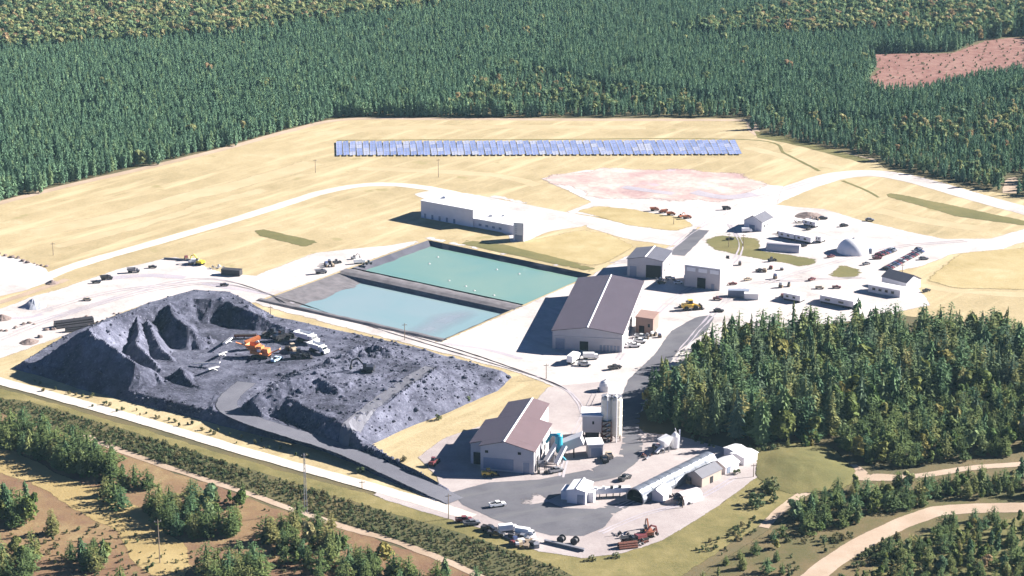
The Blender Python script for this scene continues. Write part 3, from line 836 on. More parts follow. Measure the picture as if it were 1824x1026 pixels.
# north shed with two doors
f = Frame((1117, 492), (1180, 497.5))
dl = f.depth((1150, 458.6), (1191, 442), 9)
hr = 9.4
t = thing('maintenance_shed', 'shed with grey gable roof and two dark truck doors behind the biggest building', 'building', f.o, f.rz)
zf = gable(t, [(0, f.W, 0, dl)], f.W * .5, hr, .17, 'wall', 'roofgrey')
openings(t, [(f.W * .07, f.W * .27, 0, 4.9)], mat='doorblue', frame='trim')
openings(t, [(f.W * .53, f.W * .96, 0, 6.0)], mat='dark', frame='trim')
side_openings(t, [(3 + 5 * k, 4.2 + 5 * k, 2.5, 3.6) for k in range(3)], f.W)

# flat-topped workshop with three bright panels
f = Frame((1219, 510), (1282, 518.5))
t = thing('workshop', 'flat roofed workshop with three white panels above one dark doorway', 'building', f.o, f.rz)
MB().box(0, f.W, 0, 16, 0, 9.6).build('wall', 'wall', t)
MB().box(-.2, f.W + .2, -.2, 16.2, 9.6, 9.95).build('roof', 'white', t)
for k in range(3): MB().box(1 + k * f.W / 3.05, f.W / 3.05 * (k + 1) - .4, -.15, 0, 7.2, 8.9).build('window', 'white', t, label='bright white panel under the parapet')
openings(t, [(f.W * .36, f.W * .60, 0, 4.8)], frame='trim')
openings(t, [(f.W * .76, f.W * .84, 0, 2.6)], mat='doorblue')

# brown annexe
f = Frame((1132, 593), (1163, 596))
dl = f.depth((1135, 563), (1146, 551), 6)
t = thing('annexe', 'small brown clad annexe standing beside the bright wall of the biggest building', 'building', f.o, f.rz)
MB().box(0, f.W, 0, dl, 0, 6.4).build('wall', 'wallbrown', t)
MB().prism([(-.25, 6.4), (f.W + .25, 6.4), (f.W + .25, 6.6), (-.25, 7.0)], -.25, dl + .25).build('roof', 'wallbrown', t)
openings(t, [(f.W * .7, f.W * .82, 2.8, 4.2)], name='window', mat='glass')
openings(t, [(f.W * .2, f.W * .5, 0, 3.2)], mat='dark')

# long white treatment building: tall hall and lower hall
f = Frame((750, 388), (843, 405.5))
dl = f.depth((749, 360), (776, 343), 8.4)
f2 = Frame((750, 388), (915, 421))
lowx = (P(912, 420.5) - f.o).dot(f.u)
t = thing('treatment_plant', 'long white flat roofed building with tall and low halls beyond the ponds', 'building', f.o, f.rz)
MB().box(0, f.W, 0, dl, 0, 8.5).build('wall', 'whitewall', t)
MB().box(-.2, f.W + .2, -.2, dl + .2, 8.5, 8.85).build('roof', 'white', t)
MB().box(f.W, lowx, .5, dl * 1.15, 0, 4.3).build('wall', 'whitewall', t)
MB().box(f.W + .2, lowx + .2, .3, dl * 1.15 + .2, 4.3, 4.55).build('roof', 'white', t)
openings(t, [(2 + 4.5 * k, 3.2 + 4.5 * k, .2, 2.4) for k in range(5)], mat='doorblue', name='door')
openings(t, [(f.W + 3 + 4 * k, f.W + 4.6 + 4 * k, 1.2, 2.3) for k in range(4)], y=.5, mat='doorblue', name='window')
for q_ in ((f.W + 4, f.W + 6, dl * .4, dl * .4 + 2, 4.55, 5.6), (f.W + 9, f.W + 10.4, dl * .6, dl * .6 + 1.5, 4.55, 5.3), (6, 8, dl * .5, dl * .5 + 2, 8.85, 9.9)): MB().box(*q_).build('roof_vent', 'white', t)
f = Frame((914.5, 429.5), (933, 431))
t = thing('process_tower', 'slim white process tower at the near end of the long white building', 'tower', f.o, f.rz)
MB().box(0, f.W, 0, f.W * 1.1, 0, 8.9).build('wall', 'whitewall', t)
MB().box(-.15, f.W + .15, -.15, f.W * 1.1 + .15, 8.9, 9.1).build('roof', 'white', t)
MB().box(f.W * .15, f.W * .85, -.1, 0, .3, 3).build('door', 'doorblue', t)
for k in range(5): MB().box(f.W * .2, f.W * .32, -.35, -.05, 3.2 + k, 3.3 + k).build('ladder_rung', 'greysteel', t)
# crusher building in front
f = Frame((856, 837), (951, 845.5))
dl = f.depth((896.6, 786.6), (952, 710.6), 11)
Wf = f.W
hr = 10.8
t = thing('crusher_building', 'crusher building with stepped plum and pink metal roof beside the ramp road', 'building', f.o, f.rz)
zf = gable(t, [(0, Wf, 0, 4.5), (-4.6, Wf, 4.5, dl * .62), (-.2, Wf - 4.5, dl * .62, dl)], Wf * .44, hr, .26, 'wall', 'roof', 'roofpink')
openings(t, [(1.0, Wf * .62, .6, 4.6)], name='wall_panel', mat='doorblue', depth=.1)
openings(t, [(Wf * .80, Wf * .92, 0, 4.0)], mat='doorblue', frame='trim')
openings(t, [(1.6, 2.7, 6.3, 7.2), (Wf * .70, Wf * .76, 6.6, 7.5)], name='vent', mat='dark')
openings(t, [(-3.6, -1.0, 0, 4.4)], y=4.5, mat='dark', frame='trim')
side_openings(t, [(4, 7, 0, 4.5), (11, 13, 2.5, 4.4), (16, 18, 2.5, 4.4)], Wf, name='door', mat='dark')
MB().tube((Wf + .2, 2, 0), (Wf + .2, 2, 7.5), .15).build('downpipe', 'trim', t)
# silos, transfer tower, gallery
f = Frame((1037, 786), (1072, 786.5))
t = thing('transfer_tower', 'raised pale steel transfer tower on dark legs next to the twin silos', 'tower', f.o, f.rz)
MB().box(0, f.W, 0, 8, 3.2, 9.2).build('wall', 'wall', t)
MB().prism([(-.3, 9.2), (f.W + .3, 9.2), (f.W + .3, 9.5), (-.3, 9.9)], -.3, 8.3).build('roof', 'whitewall', t)
for x in (.3, f.W - .3):
    for y in (.3, 7.7): MB().box(x - .25, x + .25, y - .25, y + .25, -.1, 3.2).build('leg', 'darksteel', t)
MB().box(1, f.W - 1, 2, 6, 0, 2.9).build('hopper', 'darksteel', t)
openings(t, [(f.W * .5, f.W * .6, 6.3, 7.4)], name='window', mat='dark')
f = Frame((1048, 816), (1074, 815))
t = thing('control_hut', 'small hut with white roof below the transfer tower', 'hut', f.o, f.rz)
MB().box(0, f.W, 0, 6, 0, 4.6).build('wall', 'wall', t)
MB().box(-.35, f.W + .35, -.35, 6.35, 4.6, 4.9).build('roof', 'white', t)
openings(t, [(.9, f.W - .5, 0, 3.5)], mat='doorblue', frame='trim')
p0, p1 = P(1000, 795, 3.6), P(1037, 781, 6.8)
t = thing('conveyor_gallery', 'enclosed pale conveyor gallery rising from the crusher building to the transfer tower', 'conveyor', (p0.x, p0.y, ZG))
q = Vector((p0.x, p0.y, ZG))
MB().beam(p0 - q, p1 - q, 4.4, 3.4).build('gallery', 'wall', t)
MB().beam(p0 - q + Vector((0, 0, 1.8)), p1 - q + Vector((0, 0, 1.8)), 4.8, .2).build('roof', 'whitewall', t)
for s in (.15, .6):
    c = p0.lerp(p1, s) - q
    for dy in (-1.5, 1.5): MB().tube((c.x, c.y + dy, -.1), (c.x, c.y + dy, c.z - 1.6), .22, 6).build('leg', 'darksteel', t)
for k, (px, lab) in enumerate(((1080.5, 'tan silo standing next to the transfer tower'), (1097, 'tan silo standing beside the shaded road'))):
    b = P(px, 783 + k, 0)
    t = thing('silo', lab, 'silo', (b.x, b.y, ZG), 0, 'twin tan silos')
    MB().lathe([(2.1, 2.0), (2.1, 15.2), (1.5, 16.1), (.5, 16.5)], 18).build('body', 'tansilo', t, smooth=False)
    MB().lathe([(.5, .9), (2.1, 2.4)], 18).build('cone', 'greysteel', t)
    for a in range(4):
        an = math.pi / 4 + a * math.pi / 2
        MB().tube((2 * math.cos(an), 2 * math.sin(an), -.1), (2 * math.cos(an), 2 * math.sin(an), 2.6), .18, 6).build('leg', 'wood', t)
    for z in (5.5, 9, 12.5): MB().lathe([(2.14, z), (2.2, z + .1), (2.14, z + .2)], 18).build('hoop', 'tansilo', t)
    r = MB()
    for a in range(12):
        an = a * math.pi / 6
        r.tube((2 * math.cos(an), 2 * math.sin(an), 15.3), (2 * math.cos(an), 2 * math.sin(an), 16.4), .05, 4)
    r.lathe([(2.0, 16.35), (2.06, 16.42), (2.0, 16.45)], 12)
    r.build('railing', 'greysteel', t)
    MB().tube((0, -2.5, 0), (0, -2.5, 16.6), .2, 6).tube((0, -2.5, 16.6), (0, -.2, 17.0), .2, 6).build('fill_pipe', 'white', t)
b = P(1080, 788)
t = thing('stair_tower', 'rust brown open steel stair frame between the silos', 'stairs', (b.x, b.y, ZG))
for x in (-1.6, 1.6):
    for y in (-.9, .9): MB().box(x - .12, x + .12, y - .12, y + .12, -.05, 8).build('post', 'rust', t)
for k in range(4):
    MB().box(-1.7, 1.7, -1, 1, 1.9 * (k + 1), 1.9 * (k + 1) + .15).build('landing', 'wood', t)
    MB().beam((-1.5, 0, 1.9 * k + .1), (1.5, 0, 1.9 * (k + 1)), .8, .18).build('stair_flight', 'rust', t)
# dust duct, chutes
b = P(995, 822)
t = thing('dust_collector', 'bright turquoise dust collector against the pale gallery', 'dust collector', (b.x, b.y, ZG))
MB().lathe([(1.35, 4.6), (1.35, 9.4), (.8, 10.0)], 14).build('drum', 'blue', t, smooth=False)
MB().lathe([(.35, 2.6), (1.35, 4.6)], 14).build('cone', 'blue', t)
for a in range(4):
    an = math.pi / 4 + a * math.pi / 2
    MB().tube((1.25 * math.cos(an), 1.25 * math.sin(an), -.05), (1.25 * math.cos(an), 1.25 * math.sin(an), 5), .12, 6).build('leg', 'greysteel', t)
MB().tube((0, 0, 9.6), (-2.6, 1.5, 9.0), .5, 10).tube((-2.6, 1.5, 9.0), (-4.2, 2.2, 6), .5, 10).build('duct', 'blue', t)
MB().tube((.2, -1.2, 3.2), (2.4, -2.4, 1.2), .4, 8).build('outlet', 'blue', t)
for (xa, ya, za), (xb, yb, zb), lab in (((972, 830, 1.6), (992, 822, 6.8), 'white inclined chute nearest the crusher building'), ((990, 832, 1.0), (1006, 824, 6.0), 'white inclined chute beneath the turquoise collector')):
    p0, p1 = P(xa, ya), P(xb, yb)
    t = thing('inclined_chute', lab, 'conveyor', (p0.x, p0.y, ZG), 0, 'white inclined chutes')
    d = p1 - p0
    MB().beam((0, 0, za), (d.x, d.y, zb), 1.6, 1.0).build('chute', 'white', t)
    MB().beam((d.x * .7, d.y * .7, -.1), (d.x * .75, d.y * .75, za + (zb - za) * .72), .3, .3).build('leg', 'greysteel', t)
    MB().beam((d.x * .1, d.y * .1, -.1), (d.x * .1, d.y * .1, za + .2), .3, .3).build('leg', 'greysteel', t)
b = P(965, 840)
t = thing('feed_hopper', 'grey steel feed hopper with pipes at the corner of the crusher building', 'hopper', (b.x, b.y, ZG), .2)
MB().add([(-1.4, -1.4, 3.4), (1.4, -1.4, 3.4), (1.4, 1.4, 3.4), (-1.4, 1.4, 3.4), (-.5, -.5, 1.6), (.5, -.5, 1.6), (.5, .5, 1.6), (-.5, .5, 1.6)], [(0, 1, 5, 4), (1, 2, 6, 5), (2, 3, 7, 6), (3, 0, 4, 7), (4, 5, 6, 7)]).build('bin', 'greysteel', t)
for x in (-1.2, 1.2):
    for y in (-1.2, 1.2): MB().box(x - .12, x + .12, y - .12, y + .12, -.05, 3.4).build('leg', 'darksteel', t)
MB().box(-1.9, -1.2, -2.6, -1.6, 0, 1.3).build('motor', 'darksteel', t)
MB().box(.3, 1.5, -2.9, -1.8, 0, .9).build('motor', 'darksteel', t)
# corrugated portal tube
pa, pb = P(1131, 895), P(1263, 828)
ax = (pb - pa); Lt = ax.length; rz = math.atan2(ax.y, ax.x)
t = thing('portal_tube', 'long galvanised half round tunnel cover with a wide black mouth', 'tunnel', (pa.x, pa.y, ZG), rz)
n = 18; Rt = 3.5; seg = 14
mb = MB(); mi = MB()
for sh, r_, flip in ((mb, Rt, False), (mi, Rt - .18, True)):
    vs = []
    for k in range(seg * 2 + 1):
        for i in range(n + 1):
            an = -R(18) + (math.pi + R(36)) * i / n
            rr = r_ + (.07 if k % 2 and not flip else 0)
            vs.append((Lt * k / (seg * 2), rr * math.cos(an), rr * math.sin(an) + 1.2))
    fs = [(k * (n + 1) + i, k * (n + 1) + i + 1, (k + 1) * (n + 1) + i + 1, (k + 1) * (n + 1) + i) for k in range(seg * 2) for i in range(n)]
    sh.add(vs, fs)
mb.build('shell', 'steel', t); mi.build('lining', 'dark', t)  # inner face coloured black for the darkness inside the tube
mb = MB()
for i in range(n):
    a0, a1 = [-R(18) + (math.pi + R(36)) * (i + j) / n for j in (0, 1)]
    mb.add([(-.15, r_ * math.cos(a), r_ * math.sin(a) + 1.2) for a in (a0, a1) for r_ in (Rt - .3, Rt + .15)], [(0, 1, 3, 2)])
mb.build('mouth_ring', 'greysteel', t)
MB().prism([((Rt - .25) * math.cos(a), (Rt - .25) * math.sin(a) + 1.2) for a in [-R(16) + (math.pi + R(32)) * i / n for i in range(n + 1)]], 3.2, 3.4, 'yz').build('darkness_panel', 'dark', t)  # added black panel, stands for the darkness inside the tunnel
MB().box(.3, 3.2, -3.4, 3.4, .06, .12).build('darkness_floor', 'dark', t)  # added black sheet, the tunnel's inner shade put into its colour
for k in range(1, 7): 
    m2 = MB()
    vs = [(Lt * k / 7 + dx, (Rt + .16) * math.cos(a), (Rt + .16) * math.sin(a) + 1.2) for dx in (-.2, .2) for a in [-R(16) + (math.pi + R(32)) * i / n for i in range(n + 1)]]
    m2.add(vs, [(i, i + 1, i + n + 2, i + n + 1) for i in range(n)]).build('hoop', 'steel', t)
MB().prism([((Rt - .05) * math.cos(a), (Rt - .05) * math.sin(a) + 1.2) for a in [-R(16) + (math.pi + R(32)) * i / n for i in range(n + 1)]], Lt - .4, Lt - .2, 'yz').build('end_wall', 'steel', t)
# tunnel fans and conveyor by the mouth
def gable_hut(name, label, cat, a, b, dlen, eave, rise, wm, rm, group=None, doors=(), ridge_x=True, dm='dark', wins=()):
    f = Frame(a, b)
    t = thing(name, label, cat, f.o, f.rz, group)
    if ridge_x:      # ridge runs away from the near wall
        gable(t, [(0, f.W, 0, dlen)], f.W / 2, eave + rise, rise / (f.W / 2), wm, rm, over=.25, th=.18)
    else:            # ridge parallel to near wall
        MB().prism([(0, 0), (dlen, 0), (dlen, eave), (dlen / 2, eave + rise), (0, eave)], 0, f.W, 'yz').build('wall', wm, t)
        s = rise / (dlen / 2)
        for c, d in ((-.3, dlen / 2), (dlen / 2, dlen + .3)):
            zz = lambda y: eave + rise - abs(y - dlen / 2) * s
            MB().prism([(c, zz(c) + .03), (d, zz(d) + .03), (d, zz(d) + .2), (c, zz(c) + .2)], -.3, f.W + .3, 'yz').build('roof', rm, t)
    openings(t, [(x0 * f.W, x1 * f.W, 0, z) for x0, x1, z in doors], mat=dm)
    openings(t, [(x0 * f.W, x1 * f.W, z0, z1) for x0, x1, z0, z1 in wins], name='window', mat='glass')
    return t, f
t, f = gable_hut('fan_house', 'boxy white fan house on the asphalt casting a dark blue shadow', 'building', (1010, 896), (1043, 900), 9, 4.4, .7, 'whitewall', 'white', doors=((.55, .9, 3.2),), dm='doorblue')
MB().box(-2.6, -.05, 2, 7.5, 0, 3.2).build('plenum', 'whitewall', t)
MB().box(f.W + .05, f.W + 2, 2.5, 6, 0, 3.4).build('side_room', 'white', t)
p0, p1 = P(1050, 888), P(1122, 884)
t = thing('covered_conveyor', 'white covered conveyor between the fan house and the tunnel mouth', 'conveyor', (p0.x, p0.y, ZG))
d = p1 - p0
MB().beam((0, 0, 2.4), (d.x, d.y, 2.6), 2.2, 1.6).build('housing', 'white', t)
for k in range(6): MB().beam((d.x * (k + .5) / 6, d.y * (k + .5) / 6, -.1), (d.x * (k + .5) / 6, d.y * (k + .5) / 6, 1.7), .3, .3).build('leg', 'darksteel', t)
for k in range(4): MB().beam((d.x * (k + .7) / 5, d.y * (k + .7) / 5 - .6, 3.25), (d.x * (k + .75) / 5, d.y * (k + .75) / 5 - .6, 4.1), .9, .9).build('fan', 'darksteel' if k > 1 else 'white', t)
t, f = gable_hut('storage_tent', 'plain white gabled tent beside the tunnel mouth', 'tent', (1156, 891), (1181, 896), 6.5, 2.4, 1.5, 'fabric', 'white')
b = P(1226, 891); 
t = thing('fabric_shelter', 'rounded white fabric shelter with open front next to the tan hut', 'tent', (b.x, b.y, ZG), R(35))
n = 12
vs = [(x, 3.0 * math.cos(a), 3.4 * math.sin(a)) for x in (-4, -1.3, 1.3, 4) for a in [math.pi * i / n for i in range(n + 1)]]
MB().add(vs, [(k * (n + 1) + i, k * (n + 1) + i + 1, (k + 1) * (n + 1) + i + 1, (k + 1) * (n + 1) + i) for k in range(3) for i in range(n)]).build('cover', 'fabric', t)
MB().prism([(2.9 * math.cos(a), 3.3 * math.sin(a)) for a in [math.pi * i / n for i in range(n + 1)]], 3.7, 3.9, 'yz').build('back_wall', 'fabric', t)
for x in (-3.9, 0, 3.9): MB().tube((x, -2.9, 0), (x, -2.6, 1.8), .08, 5).tube((x, 2.9, 0), (x, 2.6, 1.8), .08, 5).build('hoop', 'greysteel', t)
t, f = gable_hut('tan_hut', 'tan hut with slate grey gable roof and narrow dark door behind the fabric shelter', 'hut', (1250, 869), (1285, 852), 6.0, 3.3, 1.6, 'walltan', 'roofgrey', doors=((.42, .56, 2.3),), ridge_x=False)
t, f = gable_hut('storage_tent', 'white gabled tent between the tan hut and the last tents', 'tent', (1292, 846), (1316, 836), 6.5, 2.6, 1.4, 'fabric', 'white', 'white tents by the tunnel', ridge_x=False)
MB().box(.8, 2.6, -.1, 0, .1, 2.2).build('door', 'doorblue', t)
t, f = gable_hut('storage_container', 'white box shed at the outer corner of the tunnel yard', 'shed', (1325, 830), (1349, 820), 6.0, 2.7, .5, 'whitewall', 'white', ridge_x=False)
t, f = gable_hut('storage_container', 'white box shed tucked behind the outermost tent', 'shed', (1308, 818), (1328, 811), 5.0, 2.5, .4, 'whitewall', 'white', ridge_x=False)
b = P(1192, 803)
t = thing('mixing_plant', 'white hopper and mixer plant at the foot of the dense wood', 'machine', (b.x, b.y, ZG), R(35))
MB().add([(-4, -2, 4.6), (0, -2, 5.6), (0, 2, 5.6), (-4, 2, 4.6), (-3, -1, 2), (-1, -1, 2), (-1, 1, 2), (-3, 1, 2)], [(3, 2, 1, 0), (0, 1, 5, 4), (1, 2, 6, 5), (2, 3, 7, 6), (3, 0, 4, 7), (4, 5, 6, 7)]).build('hopper', 'white', t)
MB().lathe([(1.5, .4), (1.5, 4.6), (.4, 6.0)], 12, 3, .5).build('mixer_drum', 'white', t)
MB().beam((-6, 0, .6), (-1, 0, 3.6), 1.2, .6).build('feed_belt', 'white', t)
for x in (-3, -1):
    for y in (-1, 1): MB().box(x - .15, x + .15, y - .15, y + .15, -.05, 2.2).build('leg', 'greysteel', t)
MB().tube((3, -.5, 5.5), (2, -.5, 8), .12, 6).tube((5, .5, 0), (5, .5, 6.5), .3, 8).build('vent_pipe', 'white', t)
# small domed tank by the road junction
b = P(1078, 696)
t = thing('water_tank', 'small white domed tank by the road below the biggest building', 'tank', (b.x, b.y, ZG))
MB().lathe([(2.3, 0), (2.3, 2.2), (1.9, 3.2), (1.1, 3.9), (.3, 4.1)], 16).build('shell', 'white', t, smooth=False)
MB().lathe([(.4, 4.05), (.4, 4.35)], 8).build('hatch', 'greysteel', t)
MB().box(-2.9, -2.3, -.3, .3, 0, 1.2).build('valve_box', 'greysteel', t)

# ---- far right yard
t, f = gable_hut('yard_house', 'house with slate roof and bright end wall at the far end of the east yard', 'house', (1325, 408), (1357, 413), 12, 4.4, 2.6, 'whitewall', 'roofgrey', doors=((.3, .6, 2.6),), dm='doorblue')
side_openings(t, [(2, 3.2, 1.5, 2.8), (6, 7.2, 1.5, 2.8)], f.W)
def tunnel_tent(name, label, cat, a, b, rad, hh, mat='fabric'):
    pa, pb = P(*a), P(*b); d = pb - pa
    t = thing(name, label, cat, (pa.x, pa.y, ZG), math.atan2(d.y, d.x))
    n = 12; L_ = d.length
    vs = [(L_ * k / 6, rad * math.cos(a_), hh * math.sin(a_)) for k in range(7) for a_ in [math.pi * i / n for i in range(n + 1)]]
    MB().add(vs, [(k * (n + 1) + i, k * (n + 1) + i + 1, (k + 1) * (n + 1) + i + 1, (k + 1) * (n + 1) + i) for k in range(6) for i in range(n)]).build('cover', mat, t)
    for x in (.1, L_ - .1): MB().prism([(rad * .97 * math.cos(a_), hh * .97 * math.sin(a_)) for a_ in [math.pi * i / n for i in range(n + 1)]], x - .05, x + .05, 'yz').build('end_wall', mat, t)
    MB().box(-.12, .02, -1, 1, 0, hh * .7).build('door', 'doorblue', t)
    return t
tunnel_tent('tunnel_tent', 'long pale tunnel tent below the trailers in the east yard', 'tent', (1366, 444), (1425, 449), 2.6, 3.6)
b = P(1520, 449)
t = thing('dome', 'big pale dome with blue shaded side in the east yard', 'dome', (b.x, b.y, ZG))
MB().lathe([(7.8, 0), (7.6, 1.3), (7.0, 2.8), (6.1, 4.1), (4.8, 5.2), (3.2, 6.0), (1.5, 6.4), (.2, 6.5)], 24).build('shell', 'white', t, smooth=True)
MB().lathe([(.6, 6.35), (.6, 6.75), (.1, 6.9)], 10).build('cap', 'greysteel', t)
MB().box(5.6, 8.0, -3.6, -1.8, 0, 2.4).build('entrance', 'doorblue', t)
t, f = gable_hut('office_building', 'low building with pale slate roof and white end by the parked cars', 'building', (1570, 509), (1614, 521), 10, 4.2, 2.4, 'whitewall', 'roofgrey', ridge_x=False)
t, f = gable_hut('office_annexe', 'low white shed with blue shaded front before the slate roofed office', 'shed', (1546, 520), (1603, 531), 6, 3.2, .8, 'whitewall', 'white', ridge_x=False)
openings(t, [(2 + 3 * k, 3.4 + 3 * k, 1.2, 2.3) for k in range(4)], name='window', mat='glass')
for (a, b2, dl, hh, lab) in (((1386, 424), (1414, 430), 3, 3.2, 'white trailer next to the slate roofed house'), ((1416, 430), (1444, 436), 3, 3.2, 'white trailer above the long tunnel tent'),
                             ((1430, 402), (1452, 407), 3, 2.8, 'white trailer among scrap behind the house'), ((1452, 432), (1462, 434), 4, 3, 'short grey cabin at the end of the trailer row'),
                             ((1460, 540), (1520, 552), 8, 3.4, 'long white shed behind the tree tops of the dense wood'), ((1395, 535), (1425, 541), 5, 3.2, 'white cabin just beyond the tallest conifers')):
    f = Frame(a, b2)
    t = thing('trailer', lab, 'trailer', f.o, f.rz, 'white trailers in the east yard')
    MB().box(0, f.W, 0, dl, .9, hh).build('body', 'whitewall', t)
    MB().box(-.1, f.W + .1, -.1, dl + .1, hh, hh + .15).build('roof', 'white', t)
    MB().box(.3, f.W - .3, .2, dl - .2, .1, .9).build('chassis', 'darksteel', t)
    for x in (f.W * .7, f.W * .85): 
        for y in (.1, dl - .1): MB().tube((x, y - .15, .45), (x, y + .15, .45), .5, 10).build('wheel', 'rubber', t)
    openings(t, [(f.W * .15, f.W * .3, 1.6, 2.5), (f.W * .55, f.W * .7, 1.6, 2.5)], name='window', mat='glass', depth=.06)

# ------------------------------------------------------------------ solar field
S0, S1 = P(599, 279), P(1323, 277.5)
F0, F1 = P(598, 254), P(1309, 251)
NR = 60
def make_solar(L_, label):
    t = thing('solar_row', label, 'solar panels', (0, 0, 0), 0, 'rows of solar panels on the dry field')
    for k in range(4):
        a, b = -L_ / 2 + k * L_ / 4 + .15, -L_ / 2 + (k + 1) * L_ / 4 - .15
        pn = MB().add([(-1.64, a, .55), (1.64, a, .95), (1.64, b, .95), (-1.64, b, .55), (-1.62, a, .48), (1.66, a, .88), (1.66, b, .88), (-1.62, b, .48)],
                      [(0, 1, 2, 3), (7, 6, 5, 4), (0, 4, 5, 1), (1, 5, 6, 2), (2, 6, 7, 3), (3, 7, 4, 0)]).build('panel', 'solar', t)
        fr = MB()
        for x, z in ((-1.64, .58), (0, .78), (1.64, .98)): fr.beam((x, a, z), (x, b, z), .10, .06)
        for y in (a, (a + b) / 2, b): fr.beam((-1.64, y, .58), (1.64, y, .98), .10, .06)
        fr.build('frame', 'trim', pn)
    po = MB()
    for k in range(9):
        y = -L_ / 2 + .4 + k * (L_ - .8) / 8
        po.box(-.08, .08, y - .08, y + .08, -.1, .72)
    po.build('post', 'greysteel', t)
    return t
dv = (F0 - S0); L_ = dv.length
sol = make_solar(L_, 'first solar row at the end nearest the forest edge')
for k in range(NR):
    u = (k + .5) / NR
    a, b = S0.lerp(S1, u), F0.lerp(F1, u)
    c = (a + b) / 2; d = b - a
    rz = math.atan2(-d.x, d.y)
    lab = 'solar row in the middle stretch of the array' if 8 < k < 50 else ('solar row near the forest end of the array' if k <= 8 else 'solar row near the track end of the array')
    if k == 0: r = reg(sol); r.location = (c.x, c.y, .1); r.rotation_euler = (0, 0, rz)
    else: r = dup(sol, (c.x, c.y, .1 + .1 * math.sin(k * 1.7)), rz + .012 * math.sin(k * 2.3), lab)

# ------------------------------------------------------------------ vehicles and machines
def wheels(root, xs_, half, r, w_=.28):
    for x in xs_:
        for s in (-1, 1):
            wl = MB().tube((x, s * half - w_ / 2, r), (x, s * half + w_ / 2, r), r, 12).build('wheel', 'rubber', root)
def make_pickup(label, group=None, name='pickup_truck', cat='pickup'):
    t = thing(name, label, cat, group=group)
    MB().prism([(-2.7, .5), (2.7, .5), (2.75, .95), (2.5, 1.15), (.9, 1.2), (-.75, 1.2), (-2.7, 1.2)], -.95, .95).build('body', 'paint', t)
    MB().box(-2.55, -.85, -.8, .8, 1.2, 1.215).build('bed', 'darksteel', t)
    MB().box(-2.7, -.8, -.95, -.82, 1.2, 1.4).box(-2.7, -.8, .82, .95, 1.2, 1.4).box(-2.7, -2.58, -.82, .82, 1.2, 1.4).build('bed_side', 'paint', t)
    MB().prism([(-.75, 1.2), (1.45, 1.2), (.75, 1.78), (-.6, 1.78)], -.82, .82).build('window', 'glass', t)
    MB().box(-.6, .72, -.78, .78, 1.78, 1.86).build('roof', 'paint', t)
    wheels(t, (-1.7, 1.75), .88, .4)
    for s in (-.7, .7): MB().box(2.72, 2.8, s - .18, s + .18, .75, .95).build('headlight', 'white', t)
    return t
def make_car(label, group=None):
    t = thing('parked_car', label, 'car', group=group)
    MB().prism([(-2.2, .35), (2.2, .35), (2.25, .75), (1.9, .9), (.9, .98), (-1.6, .98), (-2.2, .9)], -.88, .88).build('body', 'paint', t)
    MB().prism([(-1.7, .98), (1.0, .98), (.4, 1.45), (-1.2, 1.45)], -.76, .76).build('window', 'glass', t)
    MB().box(-1.15, .35, -.7, .7, 1.45, 1.52).build('roof', 'paint', t)
    wheels(t, (-1.35, 1.4), .8, .33)
    return t
def make_truck(label, group=None, box='white'):
    t = thing('box_truck', label, 'truck', group=group)
    MB().box(-4.2, 2.0, -1.2, 1.2, 1.0, 3.6).build('cargo_box', 'paint', t)
    MB().prism([(2.15, .6), (4.3, .6), (4.35, 1.6), (3.8, 2.7), (2.15, 2.8)], -1.15, 1.15).build('cab', 'paint', t)
    MB().prism([(4.36, 1.65), (4.4, 1.7), (3.88, 2.62), (3.82, 2.6)], -1.0, 1.0).build('windscreen', 'glass', t)
    MB().box(-4.1, 4.2, -.5, .5, .5, .95).build('chassis', 'darksteel', t)
    wheels(t, (-3.2, -2.1, 3.1), 1.0, .5)
    return t
def make_dump(label, group=None):
    t = thing('dump_truck', label, 'dump truck', group=group)
    MB().add([(-4.4, -1.5, 2.0), (1.2, -1.5, 1.5), (1.2, 1.5, 1.5), (-4.4, 1.5, 2.0), (-5.0, -1.7, 3.5), (1.6, -1.7, 3.5), (1.6, 1.7, 3.5), (-5.0, 1.7, 3.5), (-4.2, -1.3, 2.9), (1.2, -1.3, 2.7), (1.2, 1.3, 2.7), (-4.2, 1.3, 2.9)],
             [(3, 2, 1, 0), (0, 1, 5, 4), (1, 2, 6, 5), (2, 3, 7, 6), (3, 0, 4, 7), (4, 5, 9, 8), (5, 6, 10, 9), (6, 7, 11, 10), (7, 4, 8, 11), (8, 9, 10, 11)]).build('dump_body', 'paint', t)
    MB().prism([(1.7, .8), (4.4, .8), (4.5, 1.9), (3.3, 2.0), (3.1, 3.1), (1.7, 3.1)], -1.35, 1.35).build('cab', 'paint', t)
    MB().prism([(3.42, 2.1), (3.46, 2.1), (3.24, 2.95), (3.2, 2.95)], -1.1, 1.1).build('windscreen', 'glass', t)
    MB().box(-4, 4, -.6, .6, .7, 1.4).build('chassis', 'darksteel', t)
    wheels(t, (-3.2, -1.7, 3.2), 1.25, .75, .5)
    return t
